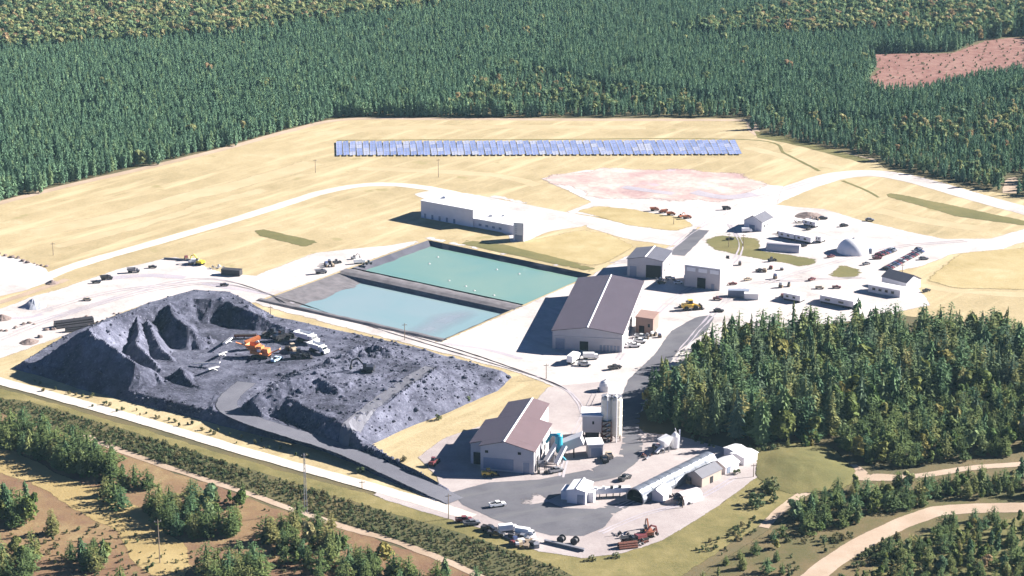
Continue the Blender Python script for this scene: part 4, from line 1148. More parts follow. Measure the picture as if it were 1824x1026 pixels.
def make_loader(label, group=None):
    t = thing('wheel_loader', label, 'loader', group=group)
    MB().prism([(-3.4, .9), (-.3, .9), (-.3, 2.1), (-3.2, 2.2), (-3.5, 1.8)], -1.1, 1.1).build('body', 'paint', t)
    MB().prism([(-.2, .8), (1.6, .8), (1.6, 1.5), (-.2, 1.7)], -.8, .8).build('front_frame', 'paint', t)
    MB().prism([(-1.4, 2.2), (.1, 2.1), (.1, 3.3), (-1.3, 3.4)], -.75, .75).build('cab', 'glass', t)
    MB().box(-1.4, .2, -.8, .8, 3.4, 3.5).build('cab_roof', 'paint', t)
    for s in (-.7, .7): MB().beam((.5, s, 1.9), (3.0, s, .9), .25, .45).build('arm', 'paint', t)
    MB().prism([(3.0, .2), (4.2, .15), (4.2, .3), (3.3, .5), (3.3, 1.6), (3.0, 1.5)], -1.5, 1.5).build('bucket', 'darksteel', t)
    wheels(t, (-2.3, 1.1), 1.15, .8, .6)
    return t
def make_excavator(label, group=None):
    t = thing('excavator', label, 'excavator', group=group)
    for s in (-1.1, 1.1): MB().prism([(-1.9, .2), (-1.5, 0), (1.5, 0), (1.9, .2), (1.9, .6), (1.5, .8), (-1.5, .8), (-1.9, .6)], s - .3, s + .3).build('track', 'rubber', t)
    MB().box(-2.2, 1.3, -1.3, 1.3, 1.0, 2.0, .1).build('body', 'paint', t)
    MB().box(.1, 1.3, .3, 1.25, 2.0, 3.0, .08).build('cab', 'glass', t)
    MB().beam((1.0, -.3, 1.8), (3.2, -.3, 4.2), .4, .5).beam((3.2, -.3, 4.2), (5.0, -.3, 3.4), .4, .5).build('boom', 'paint', t)
    MB().beam((5.0, -.3, 3.5), (5.6, -.3, 1.3), .3, .4).build('stick', 'paint', t)
    MB().prism([(5.2, 1.4), (5.9, 1.2), (5.9, .5), (5.3, .3), (5.0, .8)], -.8, .2).build('bucket', 'darksteel', t)
    return t
def place(t, px, py, deg, z=None):
    p = P(px, py)
    t.location = (p.x, p.y, ZG + .06 if z is None else z)
    t.rotation_euler = (0, 0, R(deg))
    return t
WHITE, SILVER, DARK, RED, BLUEC, TAN, YEL, ORG, GREY = (.75, .75, .76), (.4, .41, .43), (.03, .03, .035), (.15, .04, .045), (.05, .07, .15), (.42, .34, .25), (.62, .40, .05), (.30, .10, .05), (.16, .16, .18)

pk = reg(make_pickup('white pickup driving alone across the asphalt apron'))
place(pk, 886, 903, 20); tint(pk, WHITE)
car = reg(make_car('silver car parked alone beyond the long car row', 'cars parked in the east yard'))
place(car, 1645, 463, 10); tint(car, GREY)
cols = [DARK, RED, GREY, DARK, BLUEC, RED, DARK, SILVER, RED, DARK, GREY, RED]
for k in range(17):
    u = k / 16
    x, y = 1580 + 58 * u, 481 - 31 * u
    place(dup(car, (0, 0, 0), 0, ('dark' if cols[k % 12] in (DARK, GREY, BLUEC) else 'red' if cols[k % 12] == RED else 'silver') + ' car in the long slanting row of parked cars', 'cars parked in the east yard', None, cols[k % 12]), x, y, -28 + rng.normal() * 4)
for k in range(7):
    u = k / 6
    place(dup(car, (0, 0, 0), 0, ('dark' if k % 2 else 'red') + ' car in the short row beside the dome', 'cars parked in the east yard', None, cols[(k * 5 + 1) % 12]), 1567 + 24 * u, 456 - 9 * u, -25 + rng.normal() * 5)
singles = [(1503, 404, DARK, 'dark red', 20), (1549, 394, GREY, 'grey', -10), (1562, 462, RED, 'red', 10), (1280, 556, DARK, 'dark', 0), (1636, 446, GREY, 'grey', 40), (1466, 391, DARK, 'dark', 5)]
near_ = ['before the field road in the east yard', 'by the gravel field track above the dome', 'at the lower corner of the dome', 'near the yellow loader', 'at the top of the long car row', 'behind the slate roofed house']
for (x, y, c, nm, dg), wh in zip(singles, near_):
    place(dup(car, (0, 0, 0), 0, f'{nm} car parked {wh}', 'cars parked in the east yard', None, c), x, y, dg)
# vehicles round the sheds
for x, y, dg, c, lab in ((1129, 619, 5, WHITE, 'white pickup below the brown annexe'), (1142, 603, -20, SILVER, 'silver pickup in front of the brown annexe'), (1140, 611, -10, WHITE, 'white pickup between two pickups below the brown annexe'),
                         (1041, 652, -10, SILVER, 'silver pickup at the near corner of the biggest building'), (1095, 658, 25, DARK, 'dark pickup between the biggest building and the wood'), (990, 842, 30, GREY, 'grey pickup by the white chutes'),
                         (1077, 822, 100, DARK, 'dark pickup beside the white roofed hut'), (1085, 815, 100, TAN, 'tan pickup below the silos'), (1208, 506, 10, WHITE, 'white pickup between the two truck sheds'), (1178, 506, 20, DARK, 'dark pickup between the shed and workshop'),
                         (1192, 497, 0, SILVER, 'silver pickup by the truck door of the shed'), (1305, 508, 10, RED, 'red pickup right of the workshop'), (1278, 535, -15, RED, 'red pickup below the workshop'),
                         (1353, 484, 30, DARK, 'dark pickup on the yard beyond the workshop'), (1332, 500, 30, TAN, 'tan pickup on the yard beyond the workshop'), (1446, 500, 40, RED, 'red pickup below the small grass patch'), (1460, 515, -5, TAN, 'tan pickup behind the tree tops'),
                         (1490, 514, -5, RED, 'red pickup before the low office shed'), (1430, 440, 20, DARK, 'dark pickup beside the tunnel tent'), (1543, 472, 30, GREY, 'grey pickup between dome and grass patch'), (1480, 459, 30, RED, 'red pickup below the dome shadow'),
                         (272, 478, 5, DARK, 'dark pickup on the white haul yard'), (172, 505, 10, DARK, 'dark pickup leading the silt trail'), (400, 510, 0, DARK, 'dark pickup between haul yard and ponds'), (156, 536, 0, TAN, 'tan pickup alone on the white haul yard'),
                         (1650, 520, 30, DARK, 'dark pickup at the white end of the office'), (1113, 855, 50, DARK, 'dark pickup near the tunnel mouth'), 
                         (840, 936, 15, GREY, 'grey pickup in the southern vehicle line'), (872, 946, -25, DARK, 'dark pickup in the southern vehicle line'), (884, 955, -20, DARK, 'black pickup in the southern vehicle line'), (826, 930, 10, RED, 'red pickup at the end of the southern line'),
                         (930, 962, -20, GREY, 'grey pickup among the southern crates'), (1300, 428, 10, DARK, 'dark pickup beside the yard poles')):
    place(dup(pk, (0, 0, 0), 0, lab, 'pickups around the site', 1 if y > 580 else .72, c), x, y, dg)
tk = reg(make_truck('white box truck at the near wall of the biggest building', 'white box trucks'))
place(tk, 1022, 645, 65); tint(tk, WHITE)
for x, y, dg, lab in ((905, 948, 15, 'white box truck in the southern vehicle line'), (1052, 640, 0, 'white box truck parked along the biggest building'), (1330, 414, 10, 'white box truck in the shade of the slate roofed house'), (1388, 440, -5, 'white box truck before the tunnel tent'),
                      (1228, 500, 0, 'white box truck at the workshop corner'), (935, 955, -20, 'white box truck behind the crates'), (640, 470, 20, 'white box truck on the pond bank'), (350, 470, 0, 'white box truck by the yellow crane')):
    place(dup(tk, (0, 0, 0), 0, lab, 'white box trucks', .72 if y > 560 else .6, WHITE), x, y, dg)
ld = reg(make_loader('yellow wheel loader on the grey apron beside the wood', 'wheel loaders'))
place(ld, 1232, 552, 15); ld.scale = (1.25,) * 3; tint(ld, YEL)
for x, y, dg, c, lab in ((872, 849, 10, YEL, 'yellow loader in the shade of the crusher building'), (1375, 466, 30, DARK, 'dark loader on the east yard grass'), (600, 470, 40, DARK, 'dark loader on the pond bank'), (655, 472, 200, GREY, 'grey loader at the pond corner'), (773, 828, 70, RED, 'rust red loader in the long building shadow'), (1222, 548, 190, DARK, 'dark loader behind the yellow loader')):
    place(dup(ld, (0, 0, 0), 0, lab, 'wheel loaders', .8 if y > 500 else .6, c), x, y, dg)
dt = reg(make_dump('grey dump truck on the white haul yard', 'dump trucks'))
place(dt, 238, 486, 10); dt.scale = (.62,) * 3; tint(dt, GREY)
for x, y, dg, c, lab in ((572, 488, 20, GREY, 'grey dump truck at the head of the ponds'), (1166, 376, 10, ORG, 'rust orange dump truck first in the far row'), (1181, 380, 200, ORG, 'rust orange dump truck second in the far row'), (1195, 384, 10, ORG, 'rust orange dump truck third in the far row'), (1224, 390, 20, ORG, 'rust orange dump truck last in the far row'),
                         (1294, 374, 5, DARK, 'dark dump truck on the road by the red soil'), (190, 499, 20, DARK, 'dark dump truck on the silt trail'), (1120, 968, 20, DARK, 'dark dump truck among the southern scrap')):
    place(dup(dt, (0, 0, 0), 0, lab, 'dump trucks', .5 if y < 420 else .6, c), x, y, dg)
for x, y, dg, lab in ((0, 0, 0, ''),):
    pass
ex = reg(make_excavator('yellow excavator by the white bales at the field corner', 'excavators'))
place(ex, 356, 472, 150); tint(ex, (.75, .55, .03))
for x, y, dg, c, lab in ((1143, 962, 30, RED, 'dark red excavator among the southern scrap'), (1155, 955, 100, ORG, 'rust excavator at the outer end of the southern scrap'), (630, 462, 30, GREY, 'grey excavator on the pond bank'), (1212, 388, 40, ORG, 'orange excavator in the far machine row'), (1440, 410, 40, DARK, 'dark excavator in the scrap behind the house')):
    place(dup(ex, (0, 0, 0), 0, lab, 'excavators', 1 if y > 900 else .55, c), x, y, dg)
def pit_place(t, px, py, deg, sc_=1.0):
    t.location = pit_at(px, py); t.rotation_euler = (0, 0, R(deg)); t.scale = (sc_,) * 3
# pit machines
for x, y, dg, c, s, lab in ((548, 610, -35, WHITE, 1.35, 'white dump truck parked in the rock pit'), (568, 628, -40, WHITE, 1.2, 'white dump truck nearest the broken rock in the pit')):
    d = dup(dt, (0, 0, 0), 0, lab, 'dump trucks', None, c); pit_place(d, x, y, dg, s * .85)
for x, y, dg, c, s, lab in ((505, 605, 40, DARK, 1.5, 'black loader behind the orange crusher'), (535, 638, 10, DARK, 1.35, 'black loader in front of the white dump trucks'), (520, 626, 120, TAN, 1.2, 'dusty tan loader between crusher and trucks'), (484, 600, 160, DARK, 1.3, 'black loader at the end of the red belt')):
    d = dup(ld, (0, 0, 0), 0, lab, 'wheel loaders', None, c); pit_place(d, x, y, dg, s * .85)
d = dup(ex, (0, 0, 0), 0, 'dark excavator on the shaded rock deck', 'excavators', None, DARK); pit_place(d, 655, 662, 170, 1.2)
d = dup(pk, (0, 0, 0), 0, 'pale blue pickup next to the orange crusher', 'pickups around the site', None, (.45, .6, .75)); pit_place(d, 493, 643, 60)
b = pit_at(466, 636)
t = thing('rock_crusher', 'bright orange tracked rock crusher in the middle of the rock pit', 'crusher', b, R(-20))
for s in (-1.6, 1.6): MB().prism([(-3.5, .3), (-3, 0), (3, 0), (3.5, .3), (3.5, .8), (3, 1.1), (-3, 1.1), (-3.5, .8)], s - .35, s + .35).build('track', 'rubber', t)
MB().box(-4.4, 3.6, -1.3, 1.3, 1.2, 2.4).build('chassis', 'orange', t)
MB().add([(-6, -2.1, 5.0), (-1.6, -2.1, 5.0), (-1.6, 2.1, 5.0), (-6, 2.1, 5.0), (-5, -1, 2.6), (-2.2, -1, 2.6), (-2.2, 1, 2.6), (-5, 1, 2.6)], [(0, 1, 5, 4), (1, 2, 6, 5), (2, 3, 7, 6), (3, 0, 4, 7), (4, 5, 6, 7)]).build('hopper', 'orange', t)
MB().box(-1.4, .8, -1.5, 1.5, 2.4, 4.6, .2).build('jaw_box', 'orange', t)
MB().box(1.0, 3.4, -1.4, 1.4, 2.4, 3.9, .15).build('engine_box', 'orange', t)
MB().beam((2.8, 0, 1.4), (8.2, 0, 4.4), 1.2, .4).build('discharge_belt', 'orange', t)
MB().beam((.5, -1.5, 2.2), (2.2, -5.2, 3.0), .8, .35).build('side_belt', 'orange', t)
MB().box(-1.0, .6, -1.9, -1.5, 2.6, 2.75).box(-1, .6, -1.9, -1.85, 2.75, 3.7).build('walkway', 'white', t)
b = pit_at(452, 622)
t = thing('rock_screen', 'orange screening plant behind the tracked crusher', 'screen', b, R(25))
MB().box(-3, 3, -1.2, 1.2, .9, 1.8).build('chassis', 'orange', t)
MB().prism([(-3.4, 2.6), (2.6, 4.2), (2.6, 5.2), (-3.4, 3.6)], -1.3, 1.3).build('screen_box', 'orange', t)
for x in (-2, 2): MB().box(x - .2, x + .2, -1, 1, 1.8, 3.2).build('support', 'white', t)
MB().beam((-2, 0, 1.4), (-7, .8, 3.6), .9, .3).build('stacker_belt', 'orange', t)
wheels(t, (1.2, 2.2), 1.1, .55)
b = pit_at(435, 603); 
t = thing('red_conveyor', 'dusky red belt conveyor lying along the rock face', 'conveyor', b, R(3))
MB().box(-4, 5, -.8, .8, .9, 1.7).build('belt_frame', 'rust', t)
for x in (-3.4, 0, 4): MB().box(x - .15, x + .15, -.7, .7, -.2, .9).build('leg', 'darksteel', t)
MB().box(-3.9, 4.9, -.6, .6, 1.7, 1.78).build('belt', 'rubber', t)
def stacker(label, a, b, za, zb):
    p0, p1 = pit_at(*a), pit_at(*b)
    t = thing('stacker_conveyor', label, 'conveyor', p0, 0, 'white stacker conveyors in the rock pit')
    d = p1 - p0
    MB().beam((0, 0, za), (d.x, d.y, zb + d.z), 1.3, .35).build('belt_frame', 'white', t)
    MB().beam((0, 0, za + .22), (d.x, d.y, zb + .22 + d.z), .9, .08).build('belt', 'greysteel', t)
    for s in (-1, 1):
        e = Vector((-d.y, d.x, 0)).normalized() * .7 * s
        MB().beam((d.x * .15 + e.x, d.y * .15 + e.y, -.2), (d.x * .6 + e.x, d.y * .6 + e.y, lerp(za, zb, .6)), .2, .2).build('leg', 'white', t)
    wheels(t, (d.x * .3,), .9, .4)
stacker('white stacker conveyor closest to the red belt', (412, 605), (400, 626), .8, 3.4)
stacker('white stacker conveyor in the middle of the three', (402, 630), (388, 646), .8, 3.2)
stacker('white stacker conveyor lying level at the pile foot', (345, 652), (392, 655), 1.0, 2.2)
stacker('white stacker conveyor pointing at the viewer below the level one', (388, 657), (370, 668), 1.0, 2.4)

# ---- small goods: crates, pipes, containers
def crate(px, py, dx, dy, hh, deg, mat, label, cat='crate', name='crate', group=None):
    p = P(px, py)
    t = thing(name, label, cat, (p.x, p.y, ZG + .02), R(deg), group)
    MB().box(-dx / 2, dx / 2, -dy / 2, dy / 2, .15, hh, .06).build('body', mat, t)
    MB().box(-dx / 2 - .05, dx / 2 + .05, -dy / 2 - .05, dy / 2 + .05, hh, hh + .12).build('lid', mat, t)
    MB().box(-dx / 2 + .1, dx / 2 - .1, -dy / 2 + .1, dy / 2 - .1, 0, .15).build('skid', 'wood', t)
crate(413, 490, 9, 3.4, 2.6, -15, 'darksteel', 'long black container at the field corner', 'container', 'container')
crate(1315, 528, 9, 3, 2.8, -5, 'doorblue', 'blue grey tank container beside the tall conifers', 'container', 'container')
crate(1338, 533, 6, 3, 2.6, -5, 'white', 'white container beside the tall conifers', 'container', 'container')
for k, (x, y, m_, c_) in enumerate(((920, 960, 'wood', 'wooden'), (928, 968, 'white', 'white'), (940, 966, 'wood', 'tan'), (948, 972, 'darksteel', 'black'), (938, 976, 'wood', 'brown'), (955, 975, 'greysteel', 'grey'), (950, 962, 'white', 'pale'), (912, 958, 'darksteel', 'dark'))):
    crate(x, y, 1.6 + .5 * (k % 3), 1.6, .9 + .3 * (k % 2), 20 * k, m_, f'{c_} crate on the southern yard edge ' + ('beside the trucks' if k in (0, 7, 1) else 'towards the steel beam'), 'crate', 'crate', 'crates on the southern yard')
def pipes(px, py, deg, L_, n_, r_, mat, label):
    p = P(px, py)
    t = thing('pipe_stack', label, 'pipes', (p.x, p.y, ZG + .02), R(deg))
    k = 0
    rows = [n_ - i for i in range(n_) if n_ - i > 0][:3]
    for lv, c_ in enumerate(rows):
        for i in range(c_):
            y = (i - (c_ - 1) / 2) * 2 * r_
            z = r_ + lv * 1.73 * r_
            MB().tube((-L_ / 2, y, z), (L_ / 2, y, z), r_ * .98, 8).build('pipe', mat, t)
pipes(132, 580, 25, 16, 5, .5, 'pipe', 'black pipe stack on the edge of the haul yard')
pipes(145, 589, 20, 13, 3, .4, 'pipe', 'thin dark pipe stack beside the rock ridge')
pipes(318, 464, -12, 14, 2, .25, 'greysteel', 'thin grey pipes laid near the field corner')
pipes(1118, 976, 15, 6, 4, .35, 'rust', 'rusty pipe stack among the southern scrap')
b = P(1005, 975)
t = thing('steel_beam', 'long grey steel beam lying on the southern yard', 'beam', (b.x, b.y, ZG), R(-30))
MB().box(-7, 7, -.5, .5, .05, .2).box(-7, 7, -.1, .1, .2, .8).box(-7, 7, -.5, .5, .8, .95).build('flange', 'greysteel', t)
for k in range(6): MB().box(-6.4 + k * 2.5, -6.3 + k * 2.5, -.48, .48, .2, .8).build('stiffener', 'greysteel', t)
for x, y, lab in ((1000, 967, 'large dark cable reel behind the steel beam'), (1024, 970, 'smaller dark cable reel at the end of the steel beam')):
    b = P(x, y)
    t = thing('cable_reel', lab, 'reel', (b.x, b.y, ZG), R(-25), 'cable reels')
    for s in (-.9, .9): MB().tube((0, s - .08, 1.2), (0, s + .08, 1.2), 1.2, 16).build('flange', 'darksteel', t)
    MB().tube((0, -.85, 1.2), (0, .85, 1.2), .8, 12).build('drum', 'pipe', t)
def scrap(px, py, deg, label, mats):
    p = P(px, py)
    t = thing('scrap_heap', label, 'scrap', (p.x, p.y, ZG), R(deg))
    r_ = random.Random(px)
    for k in range(9):
        a = Vector((r_.uniform(-2.6, 2.6), r_.uniform(-1.8, 1.8), r_.uniform(.1, .4)))
        e = Vector((r_.uniform(-1.6, 1.6), r_.uniform(-1, 1), r_.uniform(.1, 1.1)))
        MB().beam(a, a + e, r_.uniform(.2, .8), r_.uniform(.2, .7)).build('piece', mats[k % len(mats)], t)
scrap(1108, 955, 10, 'low dark scrap heap nearest the asphalt', ['darksteel', 'greysteel'])
scrap(1135, 970, 20, 'dark scrap heap between the excavators', ['darksteel', 'rust'])
scrap(1160, 948, 30, 'rust red scrap heap at the outer yard edge', ['rust', 'darksteel'])
scrap(1425, 398, 0, 'tan scrap heap behind the slate roofed house', ['wood', 'greysteel', 'white'])
scrap(1448, 392, 10, 'grey scrap heap at the field edge behind the house', ['greysteel', 'wood'])
scrap(1172, 808, 10, 'dark scrap heap before the white mixing plant', ['darksteel', 'greysteel'])
scrap(1150, 815, 80, 'scrap heap beside the asphalt curve', ['greysteel', 'rust'])
scrap(1180, 500, 10, 'machine scrap heap between shed and workshop', ['greysteel', 'doorblue'])
scrap(385, 478, 10, 'white bales heap at the field corner', ['white', 'greysteel'])
scrap(1120, 612, 10, 'grey scrap heap below the annexe', ['greysteel', 'white'])
scrap(1210, 886, 10, 'dark scrap heap at the open front of the fabric shelter', ['darksteel', 'wood'])
scrap(1220, 898, 10, 'dark scrap heap in front of the fabric shelter', ['darksteel', 'greysteel'])
scrap(1262, 815, 10, 'wooden scrap heap between tunnel and tents', ['wood', 'rust'])
pal = thing('pallet_stack', 'wooden pallet stack by the truck door of the shed', 'pallets', (0, 0, 0), 0, 'pallet stacks round the yards')
for k in range(4): MB().box(-.6, .6, -.5, .5, .05 + .22 * k, .2 + .22 * k).build('pallet', 'wood', pal)
MB().box(-.5, .5, -.42, .42, .86, 1.5, .05).build('load', 'paint', pal)
reg(pal); tint(pal, WHITE); place(pal, 1200, 500, 10)
spots_ = [(1296, 470, 'on the open yard beyond the workshop'), (1380, 490, 'below the small grass patch'), (1400, 520, 'near the slim trailers'), (590, 474, 'on the pond bank'), (330, 468, 'at the field corner of the haul yard'), (1165, 600, 'beside the brown annexe'), (1400, 418, 'behind the slate roofed house'), (1240, 860, 'near the tan hut'), (925, 970, 'among the southern crates'), (1170, 800, 'by the white mixing plant')]
ccol = [WHITE, RED, GREY, TAN, DARK, BLUEC, SILVER]
for si, (x, y, lab) in enumerate(spots_):
    for k in range(4):
        c_ = (si + 2 * k) % 7
        r_ = 26 if si < 3 else 13
        place(dup(pal, (0, 0, 0), 0, ('white', 'red', 'grey', 'tan', 'black', 'blue', 'silver')[c_] + ' wrapped pallet stack ' + lab, None, (1.5, 1.2, 1.0 + .25 * (k % 3)), ccol[c_]), x + rng.uniform(-r_, r_), y + rng.uniform(-r_, r_) * .4, rng.uniform(0, 180))
# conical aggregate heaps
def heap(px, py, r_, h_, label, mat='heap', name='gravel_heap', cat='heap'):
    p = P(px, py)
    n_, m_ = 22, 7
    vs, fs = [], []
    for k in range(m_):
        for i in range(n_):
            a = 2 * math.pi * i / n_
            u = k / m_
            rr = r_ * (1 - u) * (1 + .16 * vn(math.cos(a) * 3 + px, math.sin(a) * 3 + py, 1.0))
            vs.append((rr * math.cos(a), rr * math.sin(a), h_ * (u ** 1.1) + (.12 * h_ * vn(a * 2 + px, u * 4, 1.0) if k else -.05)))
    vs.append((0, 0, h_ * .95))
    fs = [(k * n_ + i, k * n_ + (i + 1) % n_, (k + 1) * n_ + (i + 1) % n_, (k + 1) * n_ + i) for k in range(m_ - 1) for i in range(n_)] + [((m_ - 1) * n_ + i, (m_ - 1) * n_ + (i + 1) % n_, m_ * n_) for i in range(n_)]
    o = link_mesh(name, vs, fs, mat)
    o.location = (p.x, p.y, ZG)
    return setp(o, label, cat)
heap(60, 546, 5.5, 3.6, 'blue grey gravel heap alone on the haul yard')
heap(93, 505, 3.0, 1.6, 'dark soil heap where the field road meets the yard', 'boulder')
heap(4, 568, 4.0, 2.0, 'dark heap at the outer edge of the haul yard', 'boulder')
heap(52, 610, 4.0, 1.6, 'low dark heap beside the grass bank of the rock pit', 'boulder')
heap(1440, 385, 7, 2.0, 'brown rubble heap behind the slate roofed house', 'boulder')
heap(1338, 470, 6, 1.2, 'low tan rubble heap on the east yard', 'track')
heap(980, 605 + 45, 3, 1.2, 'small pale heap by the perimeter road', 'pinkgravel')
heap(810, 606, 4, 1.4, 'pale heap at the near corner of the ponds', 'pinkgravel')

# boulders along the yard edges
def boulder_mesh(seed):
    bm = bmesh.new()
    bmesh.ops.create_icosphere(bm, subdivisions=2, radius=1)
    for v in bm.verts:
        v.co *= 1 + .35 * mnoise.noise(v.co * 1.3 + Vector((seed * 7, 0, 0)))
        v.co.z = v.co.z * .7 + .35
    me = bpy.data.meshes.new('boulder'); bm.to_mesh(me); bm.free()
    me.materials.append(M['boulder'])
    return me
bms = [boulder_mesh(i) for i in range(3)]
rows = [((0, 455), (88, 478), 12, 'boulder in the row between haul yard and dry field'), ((70, 600), (160, 560), 12, 'boulder on the haul yard above the rock ridge'), ((160, 578), (345, 520), 14, 'boulder on the grass bank above the rock pit'), ((5, 590), (70, 572), 7, 'boulder on the open corner of the haul yard')]
for (a, b, n_, lab) in rows:
    for k in range(n_):
        u = (k + rng.uniform(-.3, .3)) / n_
        p = P(lerp(a[0], b[0], u) + rng.normal() * 2, lerp(a[1], b[1], u) + rng.normal() * 2)
        o = bpy.data.objects.new('boulder', bms[k % 3]); C.objects.link(o)
        s = rng.uniform(.5, 1.1)
        o.location = (p.x, p.y, ZG - .1); o.scale = (s * 1.2, s, s); o.rotation_euler = (0, 0, rng.uniform(0, 6))
        setp(o, lab, 'boulder', 'boulders round the haul yard')
# buoys/aerators on the far pond
for k, (x, y, lab) in enumerate(((765, 470, 'furthest corner'), (830, 510, 'dyke side'), (800, 500, 'dyke end'), (885, 480, 'middle'), (925, 488, 'far bank side'), (845, 518, 'near bank'), (880, 526, 'yard end'), (780, 458, 'far bank end'))):
    p = P(x, y, -1.8)
    t = thing('aerator', f'small white floating aerator at the {lab} of the turquoise pond', 'aerator', (p.x, p.y, -1.85), 0, 'aerators on the turquoise pond')
    MB().lathe([(.5, -.1), (.55, .12), (.4, .2)], 12).build('float', 'trim', t)
    MB().lathe([(.16, .2), (.16, .5)], 8).build('motor', 'trim', t)
# poles
def pole(px, pb, pt, label, lattice=False, cat='pole', arm=True):
    b = P(px, pb); h = height_at(px, pb, pt)
    t = thing('utility_pole', label, cat, (b.x, b.y, .05), R(20), 'utility poles')
    if lattice:
        for s in (-1, 1):
            for q in (-1, 1): MB().tube((s * .45, q * .45, 0), (s * .15, q * .15, h), .06, 5).build('mast_leg', 'greysteel', t)
        br = MB()
        for k in range(14):
            z0, z1 = h * k / 14, h * (k + 1) / 14
            w0, w1 = .45 - .3 * k / 14, .45 - .3 * (k + 1) / 14
            s = 1 if k % 2 else -1
            br.tube((-s * w0, -w0, z0), (s * w1, -w1, z1), .035, 4).tube((-s * w0, w0, z0), (s * w1, w1, z1), .035, 4).tube((-w0, -s * w0, z0), (-w1, s * w1, z1), .035, 4)
        br.build('bracing', 'greysteel', t)
    else: MB().tube((0, 0, -.2), (0, 0, h), .17, 8, .11).build('pole', 'wood', t)
    if arm:
        MB().box(-1.0, 1.0, -.07, .07, h - .8, h - .62).build('crossarm', 'wood', t)
        for x in (-.9, 0, .9): MB().tube((x, 0, h - .62), (x, 0, h - .35), .07, 6).build('insulator', 'trim', t)
for px, pb, pt, lab, lt in ((545, 915, 808, 'tall slim lattice mast beside the perimeter road', True), (285, 1003, 926, 'grey pole in the tawny grass among young pines', False), (562, 308, 284, 'thin pole in the dry field near the forest end', False),
                            (781, 316, 283, 'dark pole below the solar rows', False), (721, 606, 576, 'pole on the road between rock pit and ponds', False), (799, 925, 880, 'pole at the foot of the ramp road', False), (973, 675, 648, 'pole on the grass corner above the crusher building', False),
                            (1298, 440, 415, 'pole on the small green patch in the east yard', False), (1324, 440, 417, 'second pole on the small green patch', False), (1216, 905, 882, 'thin pole at the slope edge behind the white tents', False), (482, 560, 545, 'short pole on the bank above the rock pit', False),
                            (95, 455, 432, 'thin pole in the dry field above the boulder row', False), (1200, 400, 385, 'thin pole in the grass patch near the far machines', False), (1342, 850, 826, 'pole beside the outer white shed', False), (645, 870, 856, 'short white post beside the perimeter road', False), (1607, 490, 470, 'pole at the slate roofed office', False)):
    pole(px, pb, pt, lab, lt)

# ------------------------------------------------------------------ mound by the sandy clearing
def mound(name, px, py, rx, ry, h_, mat, rot=0):
    p = P(px, py)
    n_, m_ = 40, 14
    vs, fs = [], []
    for k in range(m_ + 1):
        u = k / m_
        for i in range(n_):
            a = 2 * math.pi * i / n_
            w_ = 1 + .15 * vn(math.cos(a) * 2 + px, math.sin(a) * 2, 1.0)
            x, y = rx * (1 - u) * w_ * math.cos(a), ry * (1 - u) * w_ * math.sin(a)
            z = h_ * (1 - (1 - u) ** 2) ** 1.3 + (.25 * vn(x + px, y, .3) if k else -.1)
            vs.append((x, y, z))
    fs = [(k * n_ + i, k * n_ + (i + 1) % n_, (k + 1) * n_ + (i + 1) % n_, (k + 1) * n_ + i) for k in range(m_) for i in range(n_)]
    o = link_mesh(name, vs, fs, mat, smooth=True)
    o.location = (p.x, p.y, .08); o.rotation_euler = (0, 0, rot)
    a_ = o.data.attributes.new("edge", 'FLOAT', 'POINT'); a_.data.foreach_set("value", [min(1, k / 3) for k in range(m_ + 1) for i in range(n_)])
    return setp(o, kind='structure')
mound('grass_hill', 1430, 832, 18, 26, 2.0, 'olive')

# ------------------------------------------------------------------ trees
def conifer_crown(seed, wr, nlev, nb, flat=.0, pw=.85, irr=1.0, mat='conifer'):
    r_ = random.Random(seed)
    bias = [(r_.uniform(0, 6.28), r_.uniform(.1, .35) * irr, r_.uniform(0, 1), r_.uniform(.08, .2)) for _ in range(5)]
    v, f = [], []
    for i in range(nlev):
        u = i / (nlev - 1)
        z = .06 + .90 * u
        rad = wr * ((1 - u) ** pw) * r_.uniform(.72, 1.15) + .012
        if flat: rad *= min(1.0, .45 + u * 2.2)
        k = max(4, int(nb * (1 - u * .55)))
        a0 = r_.uniform(0, 6.28)
        for j in range(k):
            a = a0 + 6.283 * j / k + r_.uniform(-.25, .25)
            rr = rad * r_.uniform(.55, 1.25)
            for ba, bs, bz, bw in bias: rr *= 1 + bs * math.cos(a - ba) * math.exp(-((u - bz) / bw) ** 2) * 1.6
            rr = min(rr, rad * 1.45)
            c, s = math.cos(a), math.sin(a)
            wd = min(.075, max(.022, rr * r_.uniform(.36, .6)))
            up, dn = r_.uniform(.02, .07), r_.uniform(-.05, .02)
            tw = r_.uniform(-.025, .025)
            n0 = len(v)
            v += [(0, 0, z + up), (c * rr * .6 - s * wd * .5, s * rr * .6 + c * wd * .5, z + tw), (c * rr, s * rr, z + dn), (c * rr * .6 + s * wd * .5, s * rr * .6 - c * wd * .5, z - tw), (c * rr * .55, s * rr * .55, z + up * .9 + .012)]
            f += [(n0, n0 + 1, n0 + 4), (n0 + 1, n0 + 2, n0 + 4), (n0 + 2, n0 + 3, n0 + 4), (n0 + 3, n0, n0 + 4)]
    n0 = len(v)                                   # inner mass
    for k in range(7):
        a = 6.283 * k / 7
        v.append((wr * .42 * math.cos(a), wr * .42 * math.sin(a), .10))
    v.append((0, 0, .96)); v.append((0, 0, .05))
    f += [(n0 + k, n0 + (k + 1) % 7, n0 + 7) for k in range(7)] + [(n0 + (k + 1) % 7, n0 + k, n0 + 8) for k in range(7)]
    me = bpy.data.meshes.new('crown')
    me.from_pydata(v, [], f); me.materials.append(M[mat])
    return me
